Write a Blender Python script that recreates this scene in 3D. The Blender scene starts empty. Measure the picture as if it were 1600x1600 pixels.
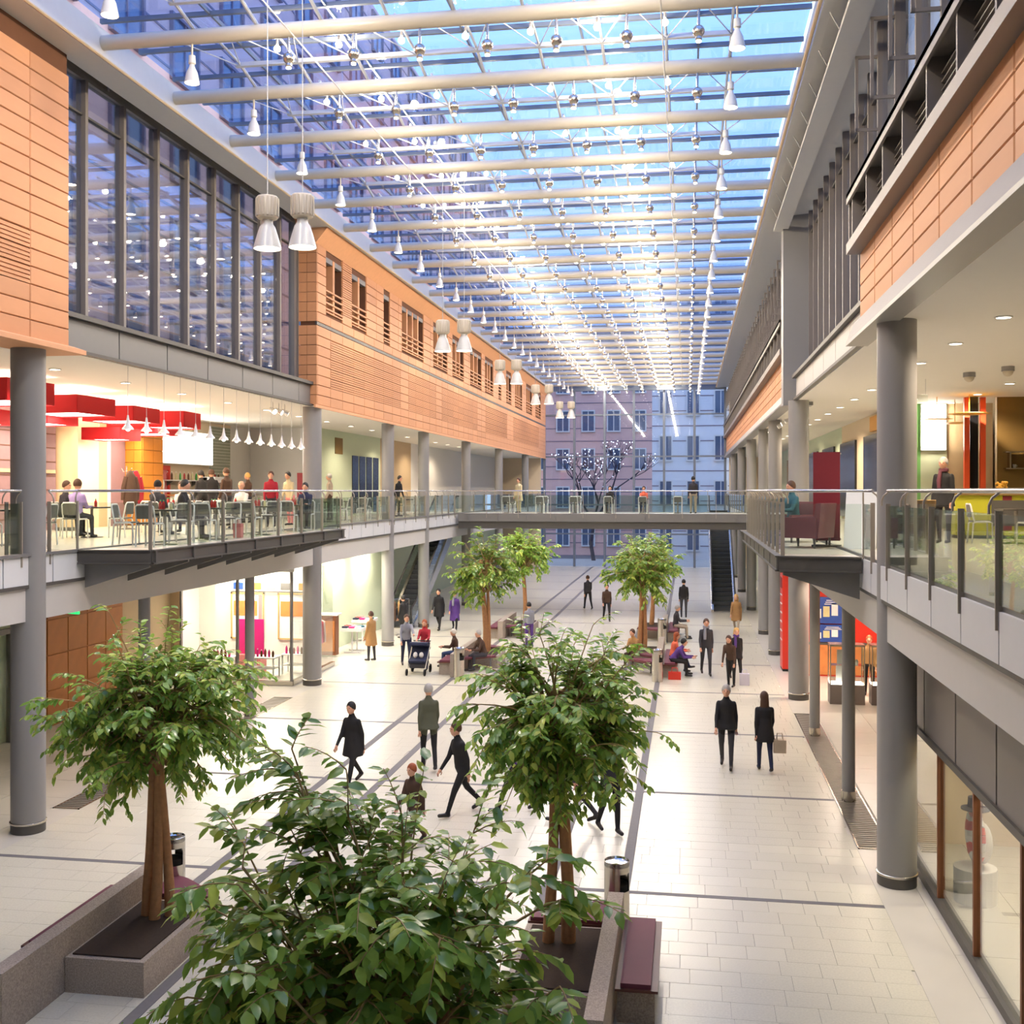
import bpy, math, random
import numpy as np
from mathutils import Vector, Matrix, Quaternion

R = math.radians
rnd = random.Random(7)
SC = bpy.context.scene
COL = SC.collection

# ---------------------------------------------------------------- camera
cam_d = bpy.data.cameras.new('camera')
cam_d.sensor_width = 36.0
cam_d.sensor_fit = 'HORIZONTAL'
cam_d.lens = 1700.0 / 1600.0 * 36.0
cam_d.shift_y = -33.0 / 1600.0
cam_d.clip_end = 400
cam = bpy.data.objects.new('camera', cam_d)
COL.objects.link(cam)
cam.location = (0, 0, 6.0)
cam.rotation_euler = (R(90), 0, math.atan(275 / 1700.0))
SC.camera = cam

# ---------------------------------------------------------------- dusk sky
world = bpy.data.worlds.new('dusk_sky')
SC.world = world
world.use_nodes = True
wn = world.node_tree
wn.nodes.clear()
w_out = wn.nodes.new('ShaderNodeOutputWorld')
w_bg = wn.nodes.new('ShaderNodeBackground')
w_tc = wn.nodes.new('ShaderNodeTexCoord')
w_sep = wn.nodes.new('ShaderNodeSeparateXYZ')
w_ramp = wn.nodes.new('ShaderNodeValToRGB')
w_ramp.color_ramp.elements[0].position = 0.0
w_ramp.color_ramp.elements[0].color = (0.60, 0.74, 1.0, 1)
w_ramp.color_ramp.elements[1].position = 0.8
w_ramp.color_ramp.elements[1].color = (0.40, 0.61, 1.0, 1)
wn.links.new(w_tc.outputs['Generated'], w_sep.inputs[0])
wn.links.new(w_sep.outputs['Z'], w_ramp.inputs[0])
wn.links.new(w_ramp.outputs[0], w_bg.inputs['Color'])
wn.links.new(w_bg.outputs[0], w_out.inputs['Surface'])
w_bg.inputs['Strength'].default_value = 2.2

cy = SC.cycles
cy.max_bounces = 4; cy.diffuse_bounces = 2; cy.glossy_bounces = 2; cy.transmission_bounces = 1; cy.transparent_max_bounces = 14; cy.adaptive_threshold = 0.05
cy.caustics_reflective = False; cy.caustics_refractive = False; cy.sample_clamp_indirect = 6.0
# ---------------------------------------------------------------- exposure
vs = SC.view_settings
vs.view_transform = 'Standard'
vs.look = 'None'
vs.gamma = 1.0
vs.use_curve_mapping = False
vs.exposure = 0.27
LAMP = 1.1          # overall strength of the lamps of the place

# ---------------------------------------------------------------- helpers
def ordn(i):
    o = ['first', 'second', 'third', 'fourth', 'fifth', 'sixth', 'seventh', 'eighth', 'ninth', 'tenth', 'eleventh', 'twelfth',
         'thirteenth', 'fourteenth', 'fifteenth', 'sixteenth', 'seventeenth', 'eighteenth', 'nineteenth', 'twentieth']
    if i < 20: return o[i]
    return ['twenty', 'thirty', 'forty'][(i + 1) // 10 - 2] + '-' + o[(i + 1) % 10 - 1] if (i + 1) % 10 else ['', '', 'twentieth', 'thirtieth', 'fortieth'][(i + 1) // 10]

def lin(c):
    if isinstance(c, str):
        c = tuple(int(c[i:i + 2], 16) / 255 for i in (0, 2, 4))
    return tuple((x / 12.92 if x <= 0.04045 else ((x + 0.055) / 1.055) ** 2.4) for x in c) + (1,)

MATS = {}
def mat(name, col, rough=0.5, metal=0.0, var=0.06, scale=6.0, bump=0.0, emit=None, spec=0.5, emit_col=None, bscale=None, sheen=0, trans=0):
    """procedural material: base colour broken up by noise, optional fine relief"""
    m = bpy.data.materials.new(name); MATS[name] = m
    m.use_nodes = True
    nt = m.node_tree; b = nt.nodes['Principled BSDF']
    c = lin(col)
    b.inputs['Roughness'].default_value = rough
    b.inputs['Metallic'].default_value = metal
    b.inputs['Specular IOR Level'].default_value = spec
    if sheen: b.inputs['Sheen Weight'].default_value = sheen
    if var > 0 or bump > 0:
        tc = nt.nodes.new('ShaderNodeTexCoord'); no = nt.nodes.new('ShaderNodeTexNoise')
        no.inputs['Scale'].default_value = scale; no.inputs['Detail'].default_value = 1.5
        nt.links.new(tc.outputs['Object'], no.inputs['Vector'])
        rp = nt.nodes.new('ShaderNodeMapRange')
        rp.inputs['To Min'].default_value = 1 - var; rp.inputs['To Max'].default_value = 1 + var
        nt.links.new(no.outputs[0], rp.inputs['Value'])
        mx = nt.nodes.new('ShaderNodeVectorMath'); mx.operation = 'SCALE'
        mx.inputs[0].default_value = c[:3]
        nt.links.new(rp.outputs[0], mx.inputs['Scale'])
        nt.links.new(mx.outputs[0], b.inputs['Base Color'])
        if bump > 0:
            bp = nt.nodes.new('ShaderNodeBump'); bp.inputs['Strength'].default_value = bump; bp.inputs['Distance'].default_value = 0.01
            n2 = nt.nodes.new('ShaderNodeTexNoise'); n2.inputs['Scale'].default_value = bscale or scale * 8; n2.inputs['Detail'].default_value = 1
            nt.links.new(tc.outputs['Object'], n2.inputs['Vector'])
            nt.links.new(n2.outputs[0], bp.inputs['Height']); nt.links.new(bp.outputs[0], b.inputs['Normal'])
    else:
        b.inputs['Base Color'].default_value = c
    if emit:
        m.cycles.emission_sampling = 'NONE'      # the lamp objects carry the actual lights
        b.inputs['Emission Color'].default_value = lin(emit_col) if emit_col else c
        b.inputs['Emission Strength'].default_value = emit
    return m

def per_object_variation(name, amount=0.08):
    """each copy of a piece gets a slightly different tone (fired clay, sawn stone, leaves)"""
    nt = MATS[name].node_tree; b = nt.nodes['Principled BSDF']
    oi = nt.nodes.new('ShaderNodeObjectInfo'); mr = nt.nodes.new('ShaderNodeMapRange')
    mr.inputs['To Min'].default_value = 1 - amount; mr.inputs['To Max'].default_value = 1 + amount
    nt.links.new(oi.outputs['Random'], mr.inputs['Value'])
    vm = nt.nodes.new('ShaderNodeVectorMath'); vm.operation = 'SCALE'
    lk = b.inputs['Base Color'].links[0]; src = lk.from_socket
    nt.links.new(src, vm.inputs[0]); nt.links.new(mr.outputs[0], vm.inputs['Scale'])
    nt.links.new(vm.outputs[0], b.inputs['Base Color'])

def glass(name, tint, rough=0.01, ior=1.5, refl='ffffff', boost=0.0):
    m = bpy.data.materials.new(name); MATS[name] = m
    m.use_nodes = True
    nt = m.node_tree; nt.nodes.clear()
    o = nt.nodes.new('ShaderNodeOutputMaterial'); mx = nt.nodes.new('ShaderNodeMixShader')
    t = nt.nodes.new('ShaderNodeBsdfTransparent'); g = nt.nodes.new('ShaderNodeBsdfGlossy'); lw = nt.nodes.new('ShaderNodeLayerWeight')
    t.inputs['Color'].default_value = lin(tint); g.inputs['Color'].default_value = lin(refl)
    g.inputs['Roughness'].default_value = rough; f0 = ((ior - 1) / (ior + 1)) ** 2
    pw = nt.nodes.new('ShaderNodeMath'); pw.operation = 'POWER'; pw.inputs[1].default_value = 5
    nt.links.new(lw.outputs['Facing'], pw.inputs[0])
    fr = nt.nodes.new('ShaderNodeMath'); fr.operation = 'MULTIPLY_ADD'; fr.inputs[1].default_value = 1 - f0; fr.inputs[2].default_value = f0
    nt.links.new(pw.outputs[0], fr.inputs[0])
    ad = nt.nodes.new('ShaderNodeMath'); ad.operation = 'ADD'; ad.use_clamp = True; ad.inputs[1].default_value = boost
    nt.links.new(fr.outputs[0], ad.inputs[0]); nt.links.new(ad.outputs[0], mx.inputs[0])
    nt.links.new(t.outputs[0], mx.inputs[1]); nt.links.new(g.outputs[0], mx.inputs[2])
    nt.links.new(mx.outputs[0], o.inputs['Surface'])
    return m

class MB:
    """collects simple solids into one mesh"""
    def __init__(s): s.v = []; s.f = []; s.mi = []; s.cur = 0
    def add(s, vs_, fs):
        k = len(s.v); s.v += [tuple(p) for p in vs_]
        s.f += [tuple(i + k for i in f) for f in fs]; s.mi += [s.cur] * len(fs)
        return s
    def m(s, i): s.cur = i; return s
    def box(s, x0, y0, z0, x1, y1, z1):
        return s.add([(x0, y0, z0), (x1, y0, z0), (x1, y1, z0), (x0, y1, z0), (x0, y0, z1), (x1, y0, z1), (x1, y1, z1), (x0, y1, z1)],
                     [(0, 3, 2, 1), (4, 5, 6, 7), (0, 1, 5, 4), (1, 2, 6, 5), (2, 3, 7, 6), (3, 0, 4, 7)])
    def cbox(s, cx, cy, cz, sx, sy, sz, rz=0.0, rx=0.0):
        q = Matrix.Rotation(rz, 3, 'Z') @ Matrix.Rotation(rx, 3, 'X'); c = Vector((cx, cy, cz))
        k = [c + q @ Vector((a * sx / 2, b * sy / 2, d * sz / 2)) for d in (-1, 1) for a, b in ((-1, -1), (1, -1), (1, 1), (-1, 1))]
        return s.add(k, [(0, 3, 2, 1), (4, 5, 6, 7), (0, 1, 5, 4), (1, 2, 6, 5), (2, 3, 7, 6), (3, 0, 4, 7)])
    def cyl(s, p0, p1, r0, r1=None, n=12, cap=True):
        p0 = Vector(p0); p1 = Vector(p1); r1 = r0 if r1 is None else r1
        d = (p1 - p0).normalized(); a = d.orthogonal().normalized(); b = d.cross(a)
        vs_ = []
        for p, r in ((p0, r0), (p1, r1)):
            vs_ += [p + (a * math.cos(2 * math.pi * i / n) + b * math.sin(2 * math.pi * i / n)) * r for i in range(n)]
        fs = [(i, (i + 1) % n, n + (i + 1) % n, n + i) for i in range(n)]
        if cap: fs += [tuple(range(n - 1, -1, -1)), tuple(range(n, 2 * n))]
        return s.add(vs_, fs)
    def tube(s, pts, r, n=8, cap=True):
        pts = [Vector(p) for p in pts]; rs = r if isinstance(r, (list, tuple)) else [r] * len(pts)
        vs_ = []; a = None
        for i, p in enumerate(pts):
            d = (pts[min(i + 1, len(pts) - 1)] - pts[max(i - 1, 0)]).normalized()
            if a is None: a = d.orthogonal().normalized()
            a = (a - d * a.dot(d)); a = a.normalized() if a.length > 1e-6 else d.orthogonal().normalized()
            b = d.cross(a)
            vs_ += [p + (a * math.cos(2 * math.pi * j / n) + b * math.sin(2 * math.pi * j / n)) * rs[i] for j in range(n)]
        fs = [(i * n + j, i * n + (j + 1) % n, (i + 1) * n + (j + 1) % n, (i + 1) * n + j) for i in range(len(pts) - 1) for j in range(n)]
        if cap: fs += [tuple(range(n - 1, -1, -1)), tuple(range((len(pts) - 1) * n, len(pts) * n))]
        return s.add(vs_, fs)
    def lathe(s, prof, n=16, c=(0, 0, 0), sx=1, sy=1):
        vs_ = [(c[0] + sx * r * math.cos(2 * math.pi * j / n), c[1] + sy * r * math.sin(2 * math.pi * j / n), c[2] + z) for r, z in prof for j in range(n)]
        fs = [(i * n + j, i * n + (j + 1) % n, (i + 1) * n + (j + 1) % n, (i + 1) * n + j) for i in range(len(prof) - 1) for j in range(n)]
        if prof[0][0] > 1e-5: fs.append(tuple(range(n - 1, -1, -1)))
        if prof[-1][0] > 1e-5: fs.append(tuple(range((len(prof) - 1) * n, len(prof) * n)))
        return s.add(vs_, fs)
    def prism(s, poly, z0, z1):
        n = len(poly)
        return s.add([(x, y, z0) for x, y in poly] + [(x, y, z1) for x, y in poly],
                     [tuple(range(n - 1, -1, -1)), tuple(range(n, 2 * n))] + [(i, (i + 1) % n, n + (i + 1) % n, n + i) for i in range(n)])
    def prism_y(s, poly, y0, y1):        # polygon in x,z drawn out along y
        n = len(poly)
        return s.add([(x, y0, z) for x, z in poly] + [(x, y1, z) for x, z in poly],
                     [tuple(range(n)), tuple(range(2 * n - 1, n - 1, -1))] + [(i, n + i, n + (i + 1) % n, (i + 1) % n) for i in range(n)])
    def prism_x(s, poly, x0, x1):        # polygon in y,z drawn out along x
        n = len(poly)
        return s.add([(x0, y, z) for y, z in poly] + [(x1, y, z) for y, z in poly],
                     [tuple(range(n - 1, -1, -1)), tuple(range(n, 2 * n))] + [(i, (i + 1) % n, n + (i + 1) % n, n + i) for i in range(n)])
    def sph(s, c, r, n=12, k=8, z0=-1.0, z1=1.0):
        rx, ry, rz = r if isinstance(r, (tuple, list)) else (r, r, r)
        a0, a1 = math.asin(z0), math.asin(z1)
        prof = [(math.cos(a0 + (a1 - a0) * i / k), math.sin(a0 + (a1 - a0) * i / k)) for i in range(k + 1)]
        return s.lathe([(max(p, 1e-6) * 1.0, q * rz) for p, q in prof], n, c, rx, ry)
    def mesh(s, name, mats_, smooth=False):
        me = bpy.data.meshes.new(name); me.from_pydata(s.v, [], s.f)
        for m_ in (mats_ if isinstance(mats_, (list, tuple)) else [mats_]): me.materials.append(MATS[m_])
        if s.mi and max(s.mi): me.polygons.foreach_set('material_index', s.mi)
        if smooth:
            me.polygons.foreach_set('use_smooth', [True] * len(me.polygons)); me.set_sharp_from_angle(angle=R(45))
        me.update(); return me
    def build(s, name, mats_, parent=None, loc=(0, 0, 0), rz=0, smooth=False):
        return inst(name, s.mesh(name, mats_, smooth), parent, loc, rz)

def inst(name, me, parent=None, loc=(0, 0, 0), rz=0, scale=None):
    o = bpy.data.objects.new(name, me); COL.objects.link(o)
    o.parent = parent; o.location = loc
    if isinstance(rz, (tuple, list)): o.rotation_euler = rz
    elif rz: o.rotation_euler = (0, 0, rz)
    if scale: o.scale = scale
    return o

def tag(o, label=None, cat=None, group=None, kind=None):
    if label: o['label'] = label
    if cat: o['category'] = cat
    if group: o['group'] = group
    if kind: o['kind'] = kind
    return o

def thing(name, label, cat, loc=(0, 0, 0), rz=0, group=None):
    o = inst(name, None, None, loc, rz); o.empty_display_size = 0.1
    return tag(o, label, cat, group)

def struct(name, label, mb=None, mats_=None, smooth=False):
    o = inst(name, mb.mesh(name, mats_, smooth) if mb else None)
    return tag(o, label, None, None, 'structure')

def copy_tree(o, parent=None):
    c = o.copy(); COL.objects.link(c); c.parent = parent
    for ch in list(o.children): copy_tree(ch, c)
    return c

def light(name, kind, parent, loc, power, col='ffe8c8', size=0.1, rot=None, spot=None):
    l = bpy.data.lights.new(name, kind); l.energy = power * LAMP; l.color = lin(col)[:3]
    if kind == 'AREA':
        if isinstance(size, tuple): l.shape = 'RECTANGLE'; l.size, l.size_y = size
        else: l.shape = 'DISK'; l.size = size
    else: l.shadow_soft_size = size
    if spot: l.spot_size = R(spot); l.spot_blend = 0.6
    o = bpy.data.objects.new(name, l); COL.objects.link(o); o.parent = parent; o.location = loc
    if rot: o.rotation_euler = rot
    return o

# ---------------------------------------------------------------- materials
mat('slab_stone', 'd8d1bc', 0.25, var=0.13, scale=38, bump=0.05, bscale=120); per_object_variation('slab_stone', 0.035)
mat('joint_grout', 'c2baac', 0.8)
mat('gallery_stone', 'd2cbbd', 0.25, var=0.04, scale=2)
mat('strip_stone', '757170', 0.6, spec=0.25, var=0.1, scale=14)
mat('terracotta', 'd39668', 0.62, var=0.05, scale=3, bump=0.08, bscale=90); per_object_variation('terracotta', 0.06)
mat('clay_joint', '6b4630', 0.9)
mat('clay_soffit', 'e0a67a', 0.7)
mat('pillar_paint', '8f8d8b', 0.42, var=0.02)
mat('grey_steel', '7b7977', 0.45, metal=0.15, var=0.03)
mat('dark_steel', '56534f', 0.5, metal=0.2, var=0.04)
mat('warm_grey_frame', '827a74', 0.5, metal=0.1, var=0.04)
mat('pale_panel', 'c9c5bf', 0.5, var=0.02)
mat('white_panel', 'd8d8d8', 0.4, var=0.02)
mat('white_paint', 'e9e6e0', 0.55, var=0.02)
mat('ceiling_white', 'f0ebe0', 0.7, var=0.01)
mat('tube_paint', 'c6beae', 0.32, var=0.02)
mat('roof_bar', 'c3c6cc', 0.4, metal=0.3, var=0.02)
mat('glazing_bar', '6d7684', 0.45, metal=0.3)
mat('gutter_white', 'cfcdc8', 0.5, var=0.03)
mat('stainless', 'c8c2b8', 0.24, metal=1.0, var=0.03, scale=20)
mat('post_steel', 'a0978a', 0.38, metal=0.35, var=0.03)
mat('rail_steel', 'c9c8c6', 0.25, metal=0.9)
mat('chrome', 'dddddd', 0.12, metal=1.0, var=0)
mat('cable', 'b9b9b8', 0.4, metal=0.4, var=0)
mat('lamp_body', 'd2c6b0', 0.45, metal=0.05, var=0.02)
mat('lamp_bell', 'dcd8cc', 0.3, metal=0.05, var=0.02)
mat('lamp_glow', 'fff1d8', 0.4, emit=14, emit_col='fff0d6', var=0)
mat('bulb_glow', 'fff3de', 0.4, emit=40, emit_col='fff1d6', var=0)
mat('soft_glow', 'fff6e8', 0.5, emit=5, emit_col='fff4e2', var=0)
mat('downlight_glow', 'fff6e8', 0.5, emit=12, emit_col='fff2dc', var=0)
mat('menu_glow', 'ffffff', 0.5, emit=3.2, emit_col='fffaf2', var=0)
mat('exit_green', '1fae5a', 0.5, emit=1.4, emit_col='2fc06a', var=0)
mat('exit_white', 'f4fff6', 0.5, emit=1.6, emit_col='f0fff4', var=0)
mat('dark_hole', '14130f', 0.8, var=0)
mat('void_glass', '1c1d22', 0.12, var=0.1, spec=0.6)
mat('red_fabric', 'c41420', 0.7, var=0.05, scale=3, bump=0.1, bscale=300)
mat('red_panel', 'd8301c', 0.35, var=0.03)
mat('red_dark', '7c1f2a', 0.5, var=0.04)
mat('plum', '6b3a44', 0.45, var=0.05)
mat('leather_seat', '74404c', 0.6, spec=0.25, var=0.06, bump=0.06, bscale=200)
mat('seat_wood', '5f3328', 0.45, var=0.1)
mat('granite', 'a89a8c', 0.7, var=0.6, scale=55, bump=0.12, bscale=260)
mat('soil', '3a2b20', 0.95, var=0.3, scale=30, bump=0.5)
mat('bark', 'a9794f', 0.75, var=0.25, scale=14, bump=0.4, bscale=60)
mat('twig', 'a88a58', 0.75, var=0.2, scale=20)
mat('leaf', 'a4c458', 0.22, var=0.25, scale=3.0, spec=0.6); per_object_variation('leaf', 0.22)
mat('leaf_dark', '82a84c', 0.22, var=0.28, scale=2.5, spec=0.6); per_object_variation('leaf_dark', 0.2)
mat('leaf_light', 'd0dc64', 0.34, var=0.2, scale=3.0, spec=0.5); per_object_variation('leaf_light', 0.18)
for nm in ('leaf', 'leaf_dark', 'leaf_light'):        # light shines through the blades
    nt = MATS[nm].node_tree; b_ = nt.nodes['Principled BSDF']; tl_ = nt.nodes.new('ShaderNodeBsdfTranslucent'); mx_ = nt.nodes.new('ShaderNodeMixShader')
    nt.links.new(b_.inputs['Base Color'].links[0].from_socket, tl_.inputs['Color']); mx_.inputs[0].default_value = 0.42
    nt.links.new(b_.outputs[0], mx_.inputs[1]); nt.links.new(tl_.outputs[0], mx_.inputs[2]); nt.links.new(mx_.outputs[0], nt.nodes['Material Output'].inputs['Surface'])
mat('cream_wall', 'e8d3b4', 0.7, var=0.02)
mat('beige_wall', 'c9b08c', 0.7, var=0.03)
mat('mauve_wall', '8d7075', 0.6, var=0.05)
mat('orange_tile', 'd0842c', 0.4, var=0.06); per_object_variation('orange_tile', 0.06)
mat('pale_green_wall', 'cdd9bd', 0.6, var=0.03)
mat('leaf_green_wall', '79b86c', 0.6, var=0.03)
mat('olive_wall', '7d6230', 0.65, var=0.04)
mat('yellow_counter', 'b6b32c', 0.4, var=0.04)
mat('yellow_disc', 'e9a632', 0.4, var=0.03)
mat('orange_post', 'e2552e', 0.4, var=0.03)
mat('mosaic', '9fa58f', 0.3, var=0.1); per_object_variation('mosaic', 0.2)
mat('timber', 'b9763c', 0.5, var=0.15, scale=4)
mat('brown_wood', '7b4a2c', 0.5, var=0.15)
mat('chair_white', 'e6e3dc', 0.35, var=0.02)
mat('chair_grey', '65625c', 0.55, var=0.04)
mat('table_dark', '4b463f', 0.4, var=0.06)
mat('magenta', 'd0207a', 0.45, var=0.04)
mat('pink', 'e58a8a', 0.5, var=0.04)
mat('poster_blue', '2c4fa0', 0.4, var=0.25, scale=5)
mat('poster_white', 'eef0ee', 0.5, var=0.03)
mat('poster_orange', 'dd8a4a', 0.5, var=0.25, scale=4)
mat('shutter_grey', '86807b', 0.5, var=0.02)
mat('bottle_red', 'b3261e', 0.25, var=0.05)
mat('bottle_green', '2f9a3a', 0.35, var=0.05)
mat('bottle_brown', '5d3a20', 0.25, var=0.05)
mat('bottle_pale', 'd9cf9a', 0.25, var=0.08)
mat('box_tan', 'c9a36a', 0.6, var=0.06)
mat('rubber', '23211f', 0.6, var=0.05)
mat('escalator_dark', '43464a', 0.45, metal=0.3, var=0.1)
mat('ext_mauve', 'f2c2b4', 0.8, var=0.05)
mat('ext_white', 'efeeee', 0.8, var=0.03)
mat('ext_pane', '5a6b86', 0.15, var=0.2, scale=1.0)
mat('ext_joint', '8d7a86', 0.9)
mat('branch', '3a3442', 0.9)
mat('fairy_light', 'eef2ff', 0.5, emit=6, emit_col='eef2ff', var=0)
mat('flower', 'd9a02c', 0.6, var=0.3, scale=30)
for nm, c in dict(cloth_black='1d1b1c', cloth_charcoal='38363a', cloth_brown='4a3426', cloth_tan='a97f4e', cloth_purple='55357a', cloth_lilac='a893c4', cloth_grey='8b8b93',
                  cloth_navy='232842', cloth_denim='3b4a6b', cloth_red='a62230', cloth_coral='e06a4c', cloth_white='dedad2', cloth_camo='51523f', cloth_cream='cabb94',
                  cloth_green='3f6b4a', cloth_teal='2f5f6b', cloth_stone='b5a48e').items():
    mat(nm, c, 0.85, var=0.12, scale=8, bump=0.15, bscale=150)
mat('skin', 'd9a283', 0.5, var=0.03); mat('skin_dark', '9a6a4c', 0.5, var=0.03)
for nm, c in dict(hair_black='17130f', hair_brown='4a2f1c', hair_blond='c9a05a', hair_red='9a4a22', hair_grey='a9a49c', hair_white='d8d2c4').items():
    mat(nm, c, 0.6, var=0.2, scale=25, bump=0.3, bscale=180)
mat('shoe', '231d1a', 0.45, var=0.1)
mat('bag_paper', 'cfc9d6', 0.6, var=0.05)
glass('roof_glass', 'cfe0fb', 0.03, 1.5)
glass('window_glass', 'e2e4ea', 0.015, 1.5, boost=0.18)
glass('balustrade_glass', 'eef4f0', 0.01, 1.45)
glass('shop_glass', 'f2f5f2', 0.01, 1.35)
glass('end_glass', 'eaf0fa', 0.02, 1.45)
# ================================================================= SETTING
XL, XR = -11.4, 2.95            # edges of the upper galleries
ZG, ZC1, ZC2 = 4.88, 3.72, 8.6  # gallery floor, ground-storey ceiling, upper-storey ceiling
Y0, Y1 = -8.0, 86.0
CAMV = Vector((0, 0, 6))
SN, CS = math.sin(cam.rotation_euler.z), math.cos(cam.rotation_euler.z)
def in_view(x, y, z, pad=40):
    """True when a point can be seen by the photograph's lens (used only to choose which pieces stay single objects)"""
    d = -x * SN + y * CS
    if d < 0.5: return False
    u = 800 + 1700 * (x * CS + y * SN) / d; v = 767 - 1700 * (z - 6) / d
    return (u - 800) ** 2 + (v - 800) ** 2 < (800 + pad) ** 2

def piece_mesh(name, m_, bev=0.02, ribs=0):
    """unit piece (1 x 1 x 1, origin at a corner, face at +x) with a chamfered face; ribs = horizontal grooves"""
    b = MB()
    if not ribs:
        b.add([(0, 0, 0), (0, 1, 0), (0, 1, 1), (0, 0, 1), (0.7, 0, 0), (0.7, 1, 0), (0.7, 1, 1), (0.7, 0, 1),
               (1, bev * .4, bev), (1, 1 - bev * .4, bev), (1, 1 - bev * .4, 1 - bev), (1, bev * .4, 1 - bev)],
              [(0, 1, 5, 4), (1, 2, 6, 5), (2, 3, 7, 6), (3, 0, 4, 7), (4, 5, 9, 8), (5, 6, 10, 9), (6, 7, 11, 10), (7, 4, 8, 11), (8, 9, 10, 11)])
    else:
        for i in range(ribs):
            a, c = i / ribs, (i + 0.72) / ribs
            b.box(0, 0, a, 1, 1, c)
        b.box(0, 0, 0, 0.45, 1, 1)
    return b.mesh(name, m_)

TILE = piece_mesh('tile', 'terracotta', 0.04)
TILE_RIB = piece_mesh('ribbed_tile', 'terracotta', 0, 4)

def lay_tiles(parent, specs, limit, vis, name='tile'):
    """specs: (x, y, z, depth, len, h, ribbed, side); nearest visible ones are objects of their own, the rest one joined part"""
    sp = sorted(specs, key=lambda t: t[1])
    n = 0; rest = MB()
    for (x, y, z, dp, L, h, rib, side) in sp:
        if n < limit and vis(x, y + L / 2, z):
            o = inst(name, TILE_RIB if rib else TILE, parent, (x, y if side > 0 else y + L, z), 0 if side > 0 else math.pi, (dp, L, h)); n += 1
        else:
            if rib:
                for i in range(3):
                    a, c = z + h * i / 3, z + h * (i + 0.7) / 3
                    rest.box(min(x, x + side * dp), y, a, max(x, x + side * dp), y + L, c)
            else:
                rest.box(min(x, x + side * dp), y, z, max(x, x + side * dp), y + L, z + h)
    if rest.v: tag(rest.build('distant_tiles', 'terracotta', parent), None, None, None, 'stuff')

# ---------------------------------------------------------------- ground floor
fl = struct('floor', 'pale stone slab floor of the mall concourse with dark inlaid strips', MB().box(-24, Y0, -0.3, 14, 96, -0.012), 'joint_grout')
strips_x = [-7.45, -6.25, -2.1, -0.95]
strips_y = [5.4, 10.9, 16.35, 21.84, 27.35, 32.85, 38.3, 43.8, 49.3, 54.8, 60.3, 65.8, 71.3, 76.8, 82.3]
SLAB = MB().add([(0, 0, 0), (1, 0, 0), (1, 1, 0), (0, 1, 0), (0, 0, .8), (1, 0, .8), (1, 1, .8), (0, 1, .8), (.006, .01, 1), (.994, .01, 1), (.994, .99, 1), (.006, .99, 1)],
                [(0, 1, 5, 4), (1, 2, 6, 5), (2, 3, 7, 6), (3, 0, 4, 7), (4, 5, 9, 8), (5, 6, 10, 9), (6, 7, 11, 10), (7, 4, 8, 11), (8, 9, 10, 11)]).mesh('floor_slab', 'slab_stone')
xs = [-11.32] + strips_x + [2.8]
ys = [2.0] + strips_y + [86.0]
slabs = []
for i in range(len(xs) - 1):
    a = xs[i] + (0.08 if i else 0); b = xs[i + 1] - (0.08 if i < len(xs) - 2 else 0)
    for j in range(len(ys) - 1):
        c = ys[j] + 0.06; d = ys[j + 1] - 0.06
        nr = max(1, round((d - c) / 0.42))
        for r in range(nr):
            ya = c + (d - c) * r / nr; yb = c + (d - c) * (r + 1) / nr
            x = a - rnd.choice((0, 0.2, 0.35, 0.5))
            while x < b - 0.02:
                x2 = x + rnd.choice((0.5, 0.62, 0.5, 0.74))
                p, q = max(x, a), min(x2, b)
                if q - p > 0.05: slabs.append((p + .002, ya + .002, q - .002, yb - .002))
                x = x2
slabs.sort(key=lambda t: t[1])
n = 0; rest = MB()
for (a, c, b, d) in slabs:
    if n < 300 and c > 10.5 and in_view((a + b) / 2, (c + d) / 2, 0, 10):
        inst('floor_slab', SLAB, fl, (a, c, -0.012), 0, (b - a, d - c, 0.012)); n += 1
    else:
        rest.add([(a, c, -.012), (b, c, -.012), (b, d, -.012), (a, d, -.012), (a, c, 0), (b, c, 0), (b, d, 0), (a, d, 0)],
                 [(4, 5, 6, 7), (0, 1, 5, 4), (1, 2, 6, 5), (2, 3, 7, 6), (3, 0, 4, 7)])
tag(rest.build('distant_slabs', 'slab_stone', fl), None, None, None, 'stuff')
for x in strips_x: MB().box(x - .075, 2, -.012, x + .075, 86, 0.0005).build('inlaid_strip', 'strip_stone', fl)
for y in strips_y:
    for a, b in zip([-11.32] + [x + .075 for x in strips_x], [x - .075 for x in strips_x] + [2.8]):
        MB().box(a, y - .055, -.012, b, y + .055, 0.0005).build('inlaid_strip', 'strip_stone', fl)
for (a, b) in ((-24, -11.9), (3.4, 14)):
    m_ = MB()
    y = Y0
    while y < 86:
        x = a
        while x < b - .01:
            m_.box(x + .004, y + .004, -.012, min(x + 1.2, b) - .004, y + 1.2 - .004, 0); x += 1.2
        y += 1.2
    tag(m_.build('gallery_slabs', 'gallery_stone', fl), None, None, None, 'stuff')
m_ = MB()
for a, b in ((-11.9, -11.32), (2.8, 3.4)):
    m_.box(a, Y0, -.012, b, 18.9, 0).box(a, 30.2, -.012, b, 86, 0)
m_.build('edge_slab', 'gallery_stone', fl)

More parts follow.
